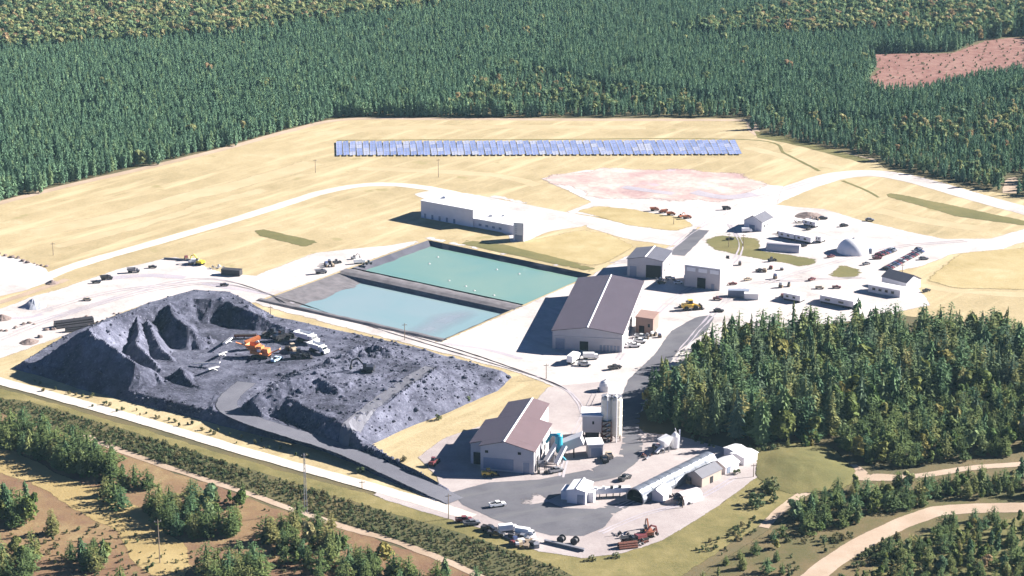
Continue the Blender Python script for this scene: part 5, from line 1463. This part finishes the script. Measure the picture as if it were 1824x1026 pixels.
def leafy_crown(seed, wr, z0, nl, nq, mat, size=.085, flatz=1.0):
    r_ = random.Random(seed)
    lobes = []
    for k in range(nl):
        a = r_.uniform(0, 6.28); d = wr * r_.uniform(.15, .62)
        z = lerp(z0 + .16, .86, (k + .5) / nl + r_.uniform(-.06, .06))
        lobes.append((Vector((d * math.cos(a), d * math.sin(a), z)), wr * r_.uniform(.36, .58) * (1.15 - .5 * z)))
    v, f = [], []
    for k in range(nq):
        c, rad = lobes[k % nl]
        n_ = Vector((r_.gauss(0, 1), r_.gauss(0, 1), r_.gauss(.15, .9))).normalized()
        p = c + n_ * rad * r_.uniform(.7, 1.12)
        if p.z < z0 * .6: continue
        n2 = (n_ + Vector((r_.uniform(-.6, .6), r_.uniform(-.6, .6), r_.uniform(-.3, .6)))).normalized()
        a = n2.orthogonal().normalized(); b = n2.cross(a)
        an = r_.uniform(0, 6.28); a, b = a * math.cos(an) + b * math.sin(an), b * math.cos(an) - a * math.sin(an)
        s = size * r_.uniform(.6, 1.3)
        n0 = len(v)
        v += [tuple(p + a * s * 1.1), tuple(p + b * s * .7 + n2 * s * .2), tuple(p - a * s), tuple(p - b * s * .7)]
        f.append((n0, n0 + 1, n0 + 2, n0 + 3))
    me = bpy.data.meshes.new('crown')
    me.from_pydata(v, [], f); me.materials.append(M[mat])
    return me
def cone_crown(seed, wr, nq, size, mat, pw=.8, z0=.06):
    r_ = random.Random(seed)
    ph = [(r_.uniform(0, 6.28), r_.uniform(.12, .3), r_.randint(1, 3), r_.uniform(8, 22)) for _ in range(4)]
    v, f = [], []
    for k in range(nq):
        z = z0 + (1 - z0) * (1 - math.sqrt(r_.random())) * .97
        a = r_.uniform(0, 6.283)
        rad = wr * ((1 - z) ** pw) * (1 + sum(am * math.sin(n_ * a + zz * z + p0) for p0, am, n_, zz in ph)) * min(1, .55 + z * 3)
        rr = rad * (.55 + .5 * math.sqrt(r_.random())) + .006
        c, sn = math.cos(a), math.sin(a)
        p = Vector((c * rr, sn * rr, z))
        out = Vector((c, sn, r_.uniform(-.35, .55))).normalized()
        side = Vector((-sn, c, r_.uniform(-.3, .3))).normalized()
        s_ = size * r_.uniform(.6, 1.3) * (1.1 - .55 * z)
        up = out.cross(side) * r_.uniform(-.35, .35)
        n0 = len(v)
        v += [tuple(p - out * s_ * .8 + up * s_), tuple(p + side * s_ * .55), tuple(p + out * s_ * .9 - Vector((0, 0, s_ * .25))), tuple(p - side * s_ * .55)]
        f.append((n0, n0 + 1, n0 + 2, n0 + 3))
    n0 = len(v)
    for k in range(7):
        a = 6.283 * k / 7
        v.append((wr * .38 * math.cos(a), wr * .38 * math.sin(a), z0 + .06))
    v += [(0, 0, .9), (0, 0, z0)]
    f += [(n0 + k, n0 + (k + 1) % 7, n0 + 7) for k in range(7)] + [(n0 + (k + 1) % 7, n0 + k, n0 + 8) for k in range(7)]
    me = bpy.data.meshes.new('crown')
    me.from_pydata(v, [], f); me.materials.append(M[mat])
    return me
def trunk_mesh(r0, h, limbs=0, seed=1):
    mb = MB(); r_ = random.Random(seed)
    mb.tube((0, 0, -.03), (0, 0, h), r0, 6, r0 * .35, False)
    for k in range(limbs):
        a = r_.uniform(0, 6.28); z = h * r_.uniform(.45, .85); L_ = .18
        mb.tube((0, 0, z), (L_ * math.cos(a), L_ * math.sin(a), z + .14), r0 * .45, 4, r0 * .15, False)
    me = bpy.data.meshes.new('trunk')
    me.from_pydata(mb.v, [], mb.f); me.materials.append(M['bark'])
    return me
CR = {'pine': [conifer_crown(10, .27, 16, 12, .6, .55, .8), conifer_crown(11, .24, 16, 12, .6, .55, .8)] + [cone_crown(12 + i, w_, 430, .062, 'conifer', .62) for i, w_ in enumerate((.26, .22, .29))],
      'spruce': [conifer_crown(20 + i, w_, 15, 7, .3, .75, 1.3, mat='spruce') for i, w_ in enumerate((.17, .21))] + [cone_crown(24 + i, w_, 420, .05, 'spruce', .72) for i, w_ in enumerate((.16, .20, .14, .23))],
      'plantation': [conifer_crown(60 + i, w_, 14, 9, .5, .6, .7, mat='plantation') for i, w_ in enumerate((.20, .18, .23, .21))],
      'youngpine': [cone_crown(70 + i, w_, 430, .068, 'jackpine', p_) for i, (w_, p_) in enumerate(((.26, .55), (.30, .5), (.23, .65), (.33, .55)))],
      'leafy': [leafy_crown(30 + i, w_, .12, 7, 260, 'leaf') for i, w_ in enumerate((.30, .26, .34))],
      'autumn': [leafy_crown(40 + i, w_, .2, 6, 190, 'autumn', .10) for i, w_ in enumerate((.30, .34, .27))],
      'bush': [leafy_crown(50 + i, w_, .0, 5, 90, 'brush', .17) for i, w_ in enumerate((.7, .85, .6))]}
TR = {'youngpine': trunk_mesh(.02, .7, 5, 4), 'plantation': trunk_mesh(.016, .8), 'pine': trunk_mesh(.018, .8), 'spruce': trunk_mesh(.014, .85), 'leafy': trunk_mesh(.02, .6, 6), 'autumn': trunk_mesh(.02, .6, 6, 2), 'bush': trunk_mesh(.03, .4, 5, 3)}
NAMES = {'youngpine': ('young_pine', 'pine tree'), 'plantation': ('plantation_pine', 'pine tree'), 'pine': ('pine_tree', 'pine tree'), 'spruce': ('spruce_tree', 'spruce tree'), 'leafy': ('leafy_tree', 'leafy tree'), 'autumn': ('autumn_tree', 'autumn tree'), 'bush': ('bush', 'bush')}
proto_obj = {}
def add_tree(kind, x, y, h, label, group, z=0.0):
    v = rng.integers(len(CR[kind]))
    nm, cat = NAMES[kind]
    t = bpy.data.objects.new(nm, None); C.objects.link(t)
    t.location = (x, y, z); t.rotation_euler = (0, 0, rng.uniform(0, 6.28))
    wx = rng.uniform(.85, 1.2)
    t.scale = (h * wx, h * wx, h)
    setp(t, label, cat, group)
    for part, me in (('trunk', TR[kind]), ('crown', CR[kind][v])):
        o = bpy.data.objects.new(part, me); C.objects.link(o); o.parent = t
        if part == 'crown': proto_obj.setdefault(kind, {}).setdefault(int(v), o)
    return t
def scatter(px_poly, sp, jit=.42):
    wp = [tuple(P(x, y)[:2]) for x, y in px_poly]
    x0, x1 = min(p[0] for p in wp), max(p[0] for p in wp); y0, y1 = min(p[1] for p in wp), max(p[1] for p in wp)
    gx_, gy_ = np.meshgrid(np.arange(x0, x1, sp), np.arange(y0, y1, sp))
    gx_[1::2] += sp / 2
    x = gx_.ravel() + rng.uniform(-jit, jit, gx_.size) * sp; y = gy_.ravel() + rng.uniform(-jit, jit, gx_.size) * sp
    k = inside(wp, x, y)
    return x[k], y[k]
LANES = [(w2(p_), r_) for p_, r_ in (([(150, 775), (215, 803), (330, 843), (455, 884), (590, 932), (700, 964), (790, 998), (880, 1040)], 2.2), ([(1360, 940), (1400, 900), (1450, 868), (1500, 842), (1530, 838)], 2.6), ([(1490, 842), (1600, 850), (1650, 846), (1740, 833), (1900, 822)], 3.2),
                                     ([(1400, 1075), (1470, 1010), (1560, 955), (1630, 924), (1700, 908), (1900, 903)], 5.0))]
def clear(x, y):
    for ln, r_ in LANES:
        if float(seg_dist([(q.x, q.y) for q in ln], np.array([x]), np.array([y]), False)[0]) < r_: return False
    return True
inds = []     # candidates for individual trees: (x, y, h, kind, place)
def cluster(px_poly, sp, hr, mixp, place_):
    x, y = scatter(px_poly, sp)
    kinds_ = list(mixp); pr = np.array([mixp[k] for k in kinds_]); pr = pr / pr.sum()
    for a, b in zip(x, y):
        if not clear(a, b): continue
        k = kinds_[rng.choice(len(kinds_), p=pr)]
        inds.append((a, b, rng.uniform(*hr) * (1 if k != 'leafy' else .8), k, place_))
# dense wood on the right
cluster([(1150, 728), (1200, 690), (1262, 645), (1318, 613), (1480, 610), (1660, 605), (1860, 622), (1860, 690), (1700, 712), (1560, 752), (1480, 785), (1350, 795), (1230, 778), (1158, 748)], 4.6, (11.5, 19.5), {'spruce': .58, 'pine': .28, 'leafy': .14}, 'in the dense wood')
cluster([(1490, 790), (1560, 757), (1700, 717), (1860, 695), (1860, 805), (1700, 826), (1610, 836), (1520, 826)], 4.6, (7, 12), {'youngpine': 0.30, 'pine': 0.20, 'leafy': .38, 'autumn': .06, 'spruce': .06}, 'between the dense wood and the sandy track')
cluster([(1350, 800), (1490, 790), (1500, 800), (1400, 800)], 4, (4, 7), {'leafy': .6, 'youngpine': 0.24, 'pine': 0.16}, 'at the foot of the dense wood')
cluster([(1395, 930), (1440, 900), (1500, 872), (1600, 872), (1700, 862), (1860, 842), (1860, 888), (1700, 892), (1600, 912), (1520, 940), (1440, 958)], 4.4, (5, 8.5), {'youngpine': 0.45, 'pine': 0.30, 'leafy': .2, 'autumn': .05}, 'between the sandy track and sandy road')
cluster([(1500, 1040), (1580, 985), (1690, 930), (1860, 925), (1860, 1060), (1500, 1060)], 4.9, (3.5, 7.5), {'youngpine': 0.42, 'pine': 0.28, 'leafy': .25, 'autumn': .05}, 'below the sandy road')
cluster([(1200, 1040), (1330, 975), (1400, 945), (1440, 970), (1380, 1040)], 8.0, (3, 6), {'youngpine': 0.42, 'pine': 0.28, 'leafy': .3}, 'on the slope below the southern yard')
# young pines on the near slope
for poly, sp, hr, mp in (([(-20, 770), (40, 765), (120, 790), (215, 840), (200, 858), (120, 845), (60, 815), (-20, 795)], 4.3, (8.5, 12.5), {'youngpine': 0.72, 'pine': 0.28}), ([(205, 850), (290, 868), (300, 880), (215, 872)], 5.2, (7, 10), {'youngpine': 0.65, 'pine': 0.25, 'leafy': .1}),
                         ([(185, 880), (250, 895), (240, 915), (190, 900)], 5.2, (6, 9), {'youngpine': 0.58, 'pine': 0.22, 'leafy': .2}), ([(255, 905), (330, 895), (430, 935), (410, 968), (330, 965), (260, 925)], 4.7, (7, 11), {'youngpine': 0.61, 'pine': 0.24, 'autumn': .08, 'leafy': .07}),
                         ([(320, 870), (440, 900), (430, 920), (330, 890)], 6, (5, 9), {'youngpine': 0.65, 'pine': 0.25, 'leafy': .1}), ([(-20, 905), (70, 905), (65, 935), (-20, 945)], 4.2, (9, 13), {'youngpine': 0.58, 'pine': 0.22, 'leafy': .2}), ([(72, 945), (105, 945), (100, 965), (75, 965)], 5.2, (8, 10), {'youngpine': 0.72, 'pine': 0.28}),
                         ([(105, 985), (190, 985), (205, 1015), (130, 1020)], 5.0, (7, 10), {'youngpine': 0.65, 'pine': 0.25, 'leafy': .1}), ([(-20, 985), (60, 990), (70, 1040), (-20, 1050)], 5.0, (7, 11), {'youngpine': 0.58, 'pine': 0.22, 'leafy': .2}), ([(360, 1010), (460, 1005), (470, 1050), (350, 1050)], 5.0, (8, 11), {'youngpine': 0.68, 'pine': 0.27, 'autumn': .05}),
                         ([(470, 940), (540, 945), (600, 965), (700, 1000), (720, 1040), (640, 1050), (560, 1040), (500, 1000), (470, 970)], 5.2, (6, 10.5), {'youngpine': 0.66, 'pine': 0.26, 'leafy': .05, 'autumn': .03}), ([(700, 1015), (860, 1040), (860, 1070), (700, 1060)], 6, (6, 9), {'youngpine': 0.65, 'pine': 0.25, 'leafy': .1}),
                         ([(465, 955), (490, 955), (490, 965), (465, 965)], 5.0, (6, 7), {'youngpine': 0.72, 'pine': 0.28}), ([(510, 910), (560, 925), (600, 940), (580, 950), (520, 930)], 7, (5, 9), {'youngpine': 0.72, 'pine': 0.28}), ([(215, 1030), (260, 1025), (260, 1050), (215, 1050)], 5.2, (6, 8), {'youngpine': 0.72, 'pine': 0.28})):
    cluster(poly, sp, hr, mp, 'on the near slope of reddish scrub')
inds.sort(key=lambda q: -q[2] / math.dist((q[0], q[1], 0), (0, 0, CAM_H)))
cnt = {}
rest = {'youngpine': [], 'plantation': [], 'pine': [], 'spruce': [], 'leafy': [], 'autumn': []}
TONE = {'youngpine': 'fluffy young pine', 'pine': 'bushy pine', 'spruce': 'slim spruce', 'leafy': 'leafy tree', 'autumn': 'rusty autumn tree'}
CAPS = {'youngpine': 130, 'pine': 80, 'spruce': 90, 'leafy': 60, 'autumn': 20}
for x, y, h, k, pl in inds:
    px, py = to_px(x, y)
    if -40 < px < 1864 and to_px(x, y, h)[1] < 1030 and cnt.get(k, 0) < CAPS[k]:
        cnt[k] = cnt.get(k, 0) + 1
        size = 'very tall' if h > 16.5 else 'tall' if h > 13.5 else 'mid-sized' if h > 9.5 else 'small' if h > 6.5 else 'stunted'
        def pick(v, lst):
            for lim, nm in lst:
                if v < lim: return nm
        if pl == 'in the dense wood':
            where = pick(py, ((715, 'deep in the dense wood'), (740, 'inside the dense wood'), (760, 'near the dense wood edge'), (9999, 'on the dense wood edge'))) + ' ' + pick(px, ((1185, 'by the asphalt bend'), (1230, 'opposite the silos'), (1290, 'above the mixing plant'), (1350, 'above the white tents'), (1420, 'left of the grass mound'), (1480, 'behind the grass mound'), (1600, 'above the sandy clearing'), (1720, 'above the sandy track'), (9999, 'at the outermost end')))
        elif 'foot' in pl: where = 'behind the grass mound at the wood foot'
        elif 'slope below' in pl: where = pick(px, ((1290, 'on the lower slope under the southern scrap'), (9999, 'on the lower slope under the tents')))
        elif 'reddish' in pl: where = 'on reddish scrub ' + pick(px, ((90, 'at the outermost corner'), (200, 'above the tawny grass sweep'), (330, 'halfway along the brush strip'), (440, 'around the grey pole'), (560, 'below the lattice mast'), (640, 'beside the thin sandy track'), (9999, 'at the far end of the track'))) + ' ' + pick(py, ((860, 'in front of the brush'), (930, 'in the middle group'), (9999, 'in the nearest group')))
        else: where = ('upper band' if py < 800 else 'lower band' if py < 840 else 'strip' if py < 900 else 'front strip') + ' ' + pl + ' ' + pick(px, ((1520, 'by the clearing'), (1640, 'at half length'), (1740, 'further out'), (9999, 'outermost')))
        add_tree(k, x, y, h, ' '.join(f'{size} {TONE[k]} {where}'.split()[:16]), f'{NAMES[k][1]}s {pl}')
    else: rest[k].append((x, y, h, 0))

# far forest, sampled on the ground and sorted into stands
CLEAR = [(1542, 96), (1700, 93), (1755, 72), (1860, 62), (1860, 134), (1700, 154), (1640, 172), (1575, 174), (1540, 160), (1560, 118)]
ZA = [(-90, -60), (1000, -60), (760, 26), (600, 44), (420, 68), (250, 86), (120, 92), (-90, 98)]
ZB = [(1205, 70), (1320, 38), (1560, 10), (1920, -20), (1920, 75), (1700, 74), (1560, 66), (1400, 72)]
ZC = [(860, 152), (960, 134), (1130, 166), (1330, 188), (1420, 212), (1560, 222), (1700, 200), (1920, 140), (1920, 380), (1700, 340), (1575, 300), (1350, 240), (1335, 209), (1000, 209), (870, 205), (800, 200)]
GAP = [(1785, 345), (1792, 312), (1822, 305), (1822, 345)]
EDGE = [(-90, 392), (0, 358), (120, 327), (260, 295), (400, 262), (520, 229), (612, 208), (900, 208), (1335, 208), (1355, 234), (1440, 255), (1560, 280), (1580, 296), (1660, 314), (1740, 332), (1920, 372), (1960, 372), (1960, -75), (-130, -75)]
def to_px_v(x, y):
    f_ = y * _c + CAM_H * _s; u_ = y * _s - CAM_H * _c
    return 912 + FOC * x / f_, 513 - FOC * u_ / f_
fx, fy = scatter(EDGE, 3.45)
ppx, ppy = to_px_v(fx, fy)
ok = ~inside(CLEAR, ppx, ppy) & ~inside(GAP, ppx, ppy)
thin = (ppy < 90) & (rng.random(len(fx)) < .25)
ok &= ~thin
za, zb, zc = inside(ZA, ppx + rng.normal(0, 8, len(fx)), ppy + rng.normal(0, 3, len(fx))), inside(ZB, ppx + rng.normal(0, 8, len(fx)), ppy + rng.normal(0, 3, len(fx))), inside(ZC, ppx, ppy)
tex = np.array([fbm(a, b, .012, 2) for a, b in ((fx, fy),)])[0]
rr = rng.random(len(fx))
broad = np.where(za, rr < .82, np.where(zb, rr < .55, np.where(zc, rr < .10 + .9 * np.clip(tex, 0, .5), rr < .004 + .12 * np.clip(tex - .2, 0, 1))))
hh = np.where(zc, rng.uniform(5, 9.5, len(fx)), np.where(za | zb, rng.uniform(9, 14, len(fx)), rng.uniform(8.2, 12, len(fx)))) * (1 + .25 * tex)
holes_ = (fbm(fx, fy, .05, 2) > .30)
ok &= ~(holes_ & (rng.random(len(fx)) < .85))
zcd = zc & (rng.random(len(fx)) < .2)
ok &= ~zcd
for x, y, h, b_, o_ in zip(fx, fy, hh, broad, ok):
    if o_: rest['autumn' if b_ else 'plantation'].append((x, y, h, 0))
front = [('beside the sandy forest track at the far bend', 700, 209), ('nearest the thin white post at the forest corner', 615, 208), ('above the first solar row', 600, 209), ('behind the middle of the solar array', 960, 208),
         ('behind the last solar row', 1320, 208), ('at the corner where the forest track turns', 1352, 232), ('beside the field edge above the treatment plant', 860, 208), ('on the forest edge halfway to the corner', 400, 262), ('on the forest edge far from the corner', 260, 295), ('where the forest edge leaves the view', 60, 345)]
for lab, x, y in front:
    p = P(x, y)
    for _ in range(40):
        if len(proto_obj.get('plantation', {})) >= 4 and _ > 1: break
        t = add_tree('plantation', p.x + rng.normal() * 2 + _ * 3.5, p.y + 1 + rng.uniform(0, 2), rng.uniform(10, 12.5), ('tall ' if _ % 3 == 0 else 'slim ' if _ % 3 == 1 else 'bushy ') + 'blue green plantation pine ' + lab, 'plantation pines on the forest edge')

def instancer(name, pts, kind, label=None):
    protos = [proto_obj[kind][v] for v in sorted(proto_obj[kind])]
    me = bpy.data.meshes.new(name)
    n_ = len(pts)
    arr = np.array(pts, float)
    me.vertices.add(n_)
    me.vertices.foreach_set("co", arr[:, [0, 1, 3]].astype(np.float32).ravel())
    s = np.stack([arr[:, 2] * rng.uniform(.85, 1.25, n_)] * 2 + [arr[:, 2]], 1).astype(np.float32)
    a = me.attributes.new("tree_scale", 'FLOAT_VECTOR', 'POINT'); a.data.foreach_set("vector", s.ravel())
    rot = np.zeros((n_, 3), np.float32); rot[:, 2] = rng.uniform(0, 6.28, n_); rot[:, 0] = rng.normal(0, .03, n_)
    a = me.attributes.new("tree_rot", 'FLOAT_VECTOR', 'POINT'); a.data.foreach_set("vector", rot.ravel())
    a = me.attributes.new("pick", 'INT', 'POINT'); a.data.foreach_set("value", rng.integers(0, len(protos), n_).astype(np.int32))
    o = bpy.data.objects.new(name, me); C.objects.link(o)
    ng = bpy.data.node_groups.new(name, 'GeometryNodeTree')
    ng.interface.new_socket("Geometry", in_out='INPUT', socket_type='NodeSocketGeometry')
    ng.interface.new_socket("Geometry", in_out='OUTPUT', socket_type='NodeSocketGeometry')
    gi, go = ng.nodes.new('NodeGroupInput'), ng.nodes.new('NodeGroupOutput')
    ip = ng.nodes.new('GeometryNodeInstanceOnPoints')
    jn = ng.nodes.new('GeometryNodeJoinGeometry')
    for p in protos:
        oi = ng.nodes.new('GeometryNodeObjectInfo')
        oi.inputs[0].default_value = p
        oi.inputs["As Instance"].default_value = True
        ng.links.new(oi.outputs["Geometry"], jn.inputs[0])
    def attr(nm, ty):
        q_ = ng.nodes.new('GeometryNodeInputNamedAttribute'); q_.data_type = ty
        q_.inputs[0].default_value = nm
        return [x for x in q_.outputs if x.enabled][0]
    ng.links.new(gi.outputs[0], ip.inputs["Points"])
    ng.links.new(jn.outputs[0], ip.inputs["Instance"])
    ip.inputs["Pick Instance"].default_value = True
    ng.links.new(attr("pick", 'INT'), ip.inputs["Instance Index"])
    e2r = ng.nodes.new('FunctionNodeEulerToRotation')
    ng.links.new(attr("tree_rot", 'FLOAT_VECTOR'), e2r.inputs[0])
    ng.links.new(e2r.outputs[0], ip.inputs["Rotation"])
    ng.links.new(attr("tree_scale", 'FLOAT_VECTOR'), ip.inputs["Scale"])
    ng.links.new(ip.outputs[0], go.inputs[0])
    md = o.modifiers.new("scatter", 'NODES'); md.node_group = ng
    return setp(o, label, None, None, 'stuff')
instancer('pine_forest', rest['plantation'], 'plantation')
instancer('pine_wood', rest['pine'], 'pine')
if rest['youngpine']: instancer('young_pine_thicket', rest['youngpine'], 'youngpine')
instancer('autumn_forest', rest['autumn'], 'autumn')
if rest['spruce']: instancer('spruce_wood', rest['spruce'], 'spruce')
if rest['leafy']: instancer('leafy_undergrowth', rest['leafy'], 'leafy')
rub = []
rx = rng.uniform(min(xs), max(xs), 16000); ry = rng.uniform(min(ys), max(ys), 16000)
dr = np.where(inside(pitw, rx, ry), seg_dist(pitw, rx, ry), -1)
rpx, rpy = to_px_v(rx, ry)
deck = inside([(470, 770), (480, 690), (600, 640), (610, 600), (730, 610), (915, 672), (700, 790), (600, 800)], rpx, rpy)
for a, b, d_, k_ in zip(rx, ry, dr, deck):
    if d_ < .8: continue
    i_ = int((b - gy[0]) / RES + .5); j_ = int((a - gx[0]) / RES + .5)
    if rd[i_, j_] < HW + .5: continue
    pr = .75 if k_ else .5 if d_ < 7 else .14
    if rng.random() < pr: rub.append((a, b, min(1.3, .16 + rng.exponential(.17)), pit_z(a, b) - .1))
bch = []
for i_ in range(3):
    me_ = bms[i_].copy(); me_.materials.clear(); me_.materials.append(M['rock'])
    o_ = bpy.data.objects.new('slate_block', me_); C.objects.link(o_)
    p_ = pit_at(*((640, 600), (905, 672), (500, 668))[i_])
    o_.location = p_; o_.scale = (1.2, 1.0, .9)
    setp(o_, ('dark slate block on the broken rock mound', 'dark slate block at the outer corner of the rock deck', 'dark slate block on the pit floor below the crusher')[i_], 'rock')
    bch.append(o_)
proto_obj['rock'] = dict(enumerate(bch))
instancer('rubble', rub, 'rock')
# individual bushes, then the brush that nobody could count
bsh = []
for k in range(40):
    u = k / 40
    x, y = lerp(60, 560, u) + rng.normal() * 6, lerp(684, 820, u) + rng.normal() * 4
    bsh.append((x, y, rng.uniform(.7, 1.5), 'small dark bush on the grass strip ' + ('below the tallest rock ridge' if x < 250 else 'below the ramp head' if x < 420 else 'beside the lattice mast')))
for (x, y, h, lab) in ((1366, 880, 4.5, 'round dark bush on the grass slope near the sandy track'), (1376, 870, 4.0, 'second round dark bush on the grass slope'), (1352, 898, 3.6, 'dark bush lower on the grass slope'), (1345, 905, 3, 'small dark bush lowest of the slope group'), (1380, 895, 2.5, 'small bush beside the slope group'),
                       (1098, 993, 1.6, 'low bush at the southern tip of the yard'), (1055, 998, 1.6, 'low bush beneath the steel beam'), (1310, 845, 1.8, 'low bush above the tent row'), (640, 842, 2.0, 'dark bush on the grass beside the ramp road'), (780, 748, 2.2, 'dark bush on the grass under the rock deck'), (835, 715, 2.0, 'dark bush midway along the rock deck grass'),
                       (720, 822, 1.8, 'bush on the grass beside the ramp foot')):
    bsh.append((x, y, h, lab))
for x, y, h, lab in bsh:
    p = P(x, y)
    add_tree('bush', p.x, p.y, h, lab, 'bushes on the grass slopes', .1)
bx_, by_ = scatter([(-80, 692), (0, 711), (60, 720), (200, 761), (330, 802), (460, 843), (596, 886), (751, 931), (881, 972), (1000, 1016), (1080, 1062), (900, 1062), (850, 1016), (700, 960), (450, 880), (210, 798), (100, 762), (0, 736), (-80, 712)], 1.55)
bpx, bpy_ = to_px_v(bx_, by_)
hb = rng.uniform(.5, 1.25, len(bx_)) * (1 + .8 * fbm(bx_, by_, .05, 2))
brush = [(a, b, h, .05) for a, b, h in zip(bx_, by_, hb) if rng.random() < .93]
for poly, sp, hr in (([(1230, 985), (1300, 945), (1420, 880), (1470, 850), (1480, 862), (1420, 900), (1330, 960), (1260, 1010)], 2.6, (.5, 1.5)), ([(1150, 770), (1230, 782), (1350, 800), (1480, 795), (1480, 802), (1340, 808), (1210, 788)], 2.2, (.8, 2.0)),
                     ([(-40, 960), (200, 930), (470, 960), (720, 1030), (700, 1060), (-40, 1060)], 3.6, (.3, 1.2)), ([(200, 850), (450, 900), (600, 950), (400, 980), (150, 920)], 3.4, (.3, 1.1)), ([(1400, 950), (1560, 950), (1680, 925), (1860, 915), (1860, 1060), (1400, 1060)], 2.8, (.5, 1.8))):
    x, y = scatter(poly, sp)
    cl_ = fbm(x, y, .09, 3)
    brush += [(a, b, rng.uniform(*hr) * (1 + 1.2 * c_), .05) for a, b, c_ in zip(x, y, cl_) if c_ > -.02 and clear(a, b)]
x, y = scatter(CLEAR, 9)
brush += [(a, b, rng.uniform(.6, 1.6), .05) for a, b in zip(x, y)]
instancer('brush', brush, 'bush')

# ------------------------------------------------------------------ air
HAZE = 0.00003
hz = MB().box(-6100, 6100, -1600, 9100, -8, 264).build('haze', 'ground')
hm = bpy.data.materials.new('thin_haze'); hm.use_nodes = True
ht = hm.node_tree
ht.nodes.remove(ht.nodes["Principled BSDF"])
pv = ht.nodes.new("ShaderNodeVolumePrincipled")
pv.inputs["Color"].default_value = (.50, .80, .95, 1)
pv.inputs["Density"].default_value = HAZE
ht.links.new(pv.outputs[0], ht.nodes["Material Output"].inputs["Volume"])
hz.data.materials.clear(); hz.data.materials.append(hm)
setp(hz, kind='stuff')
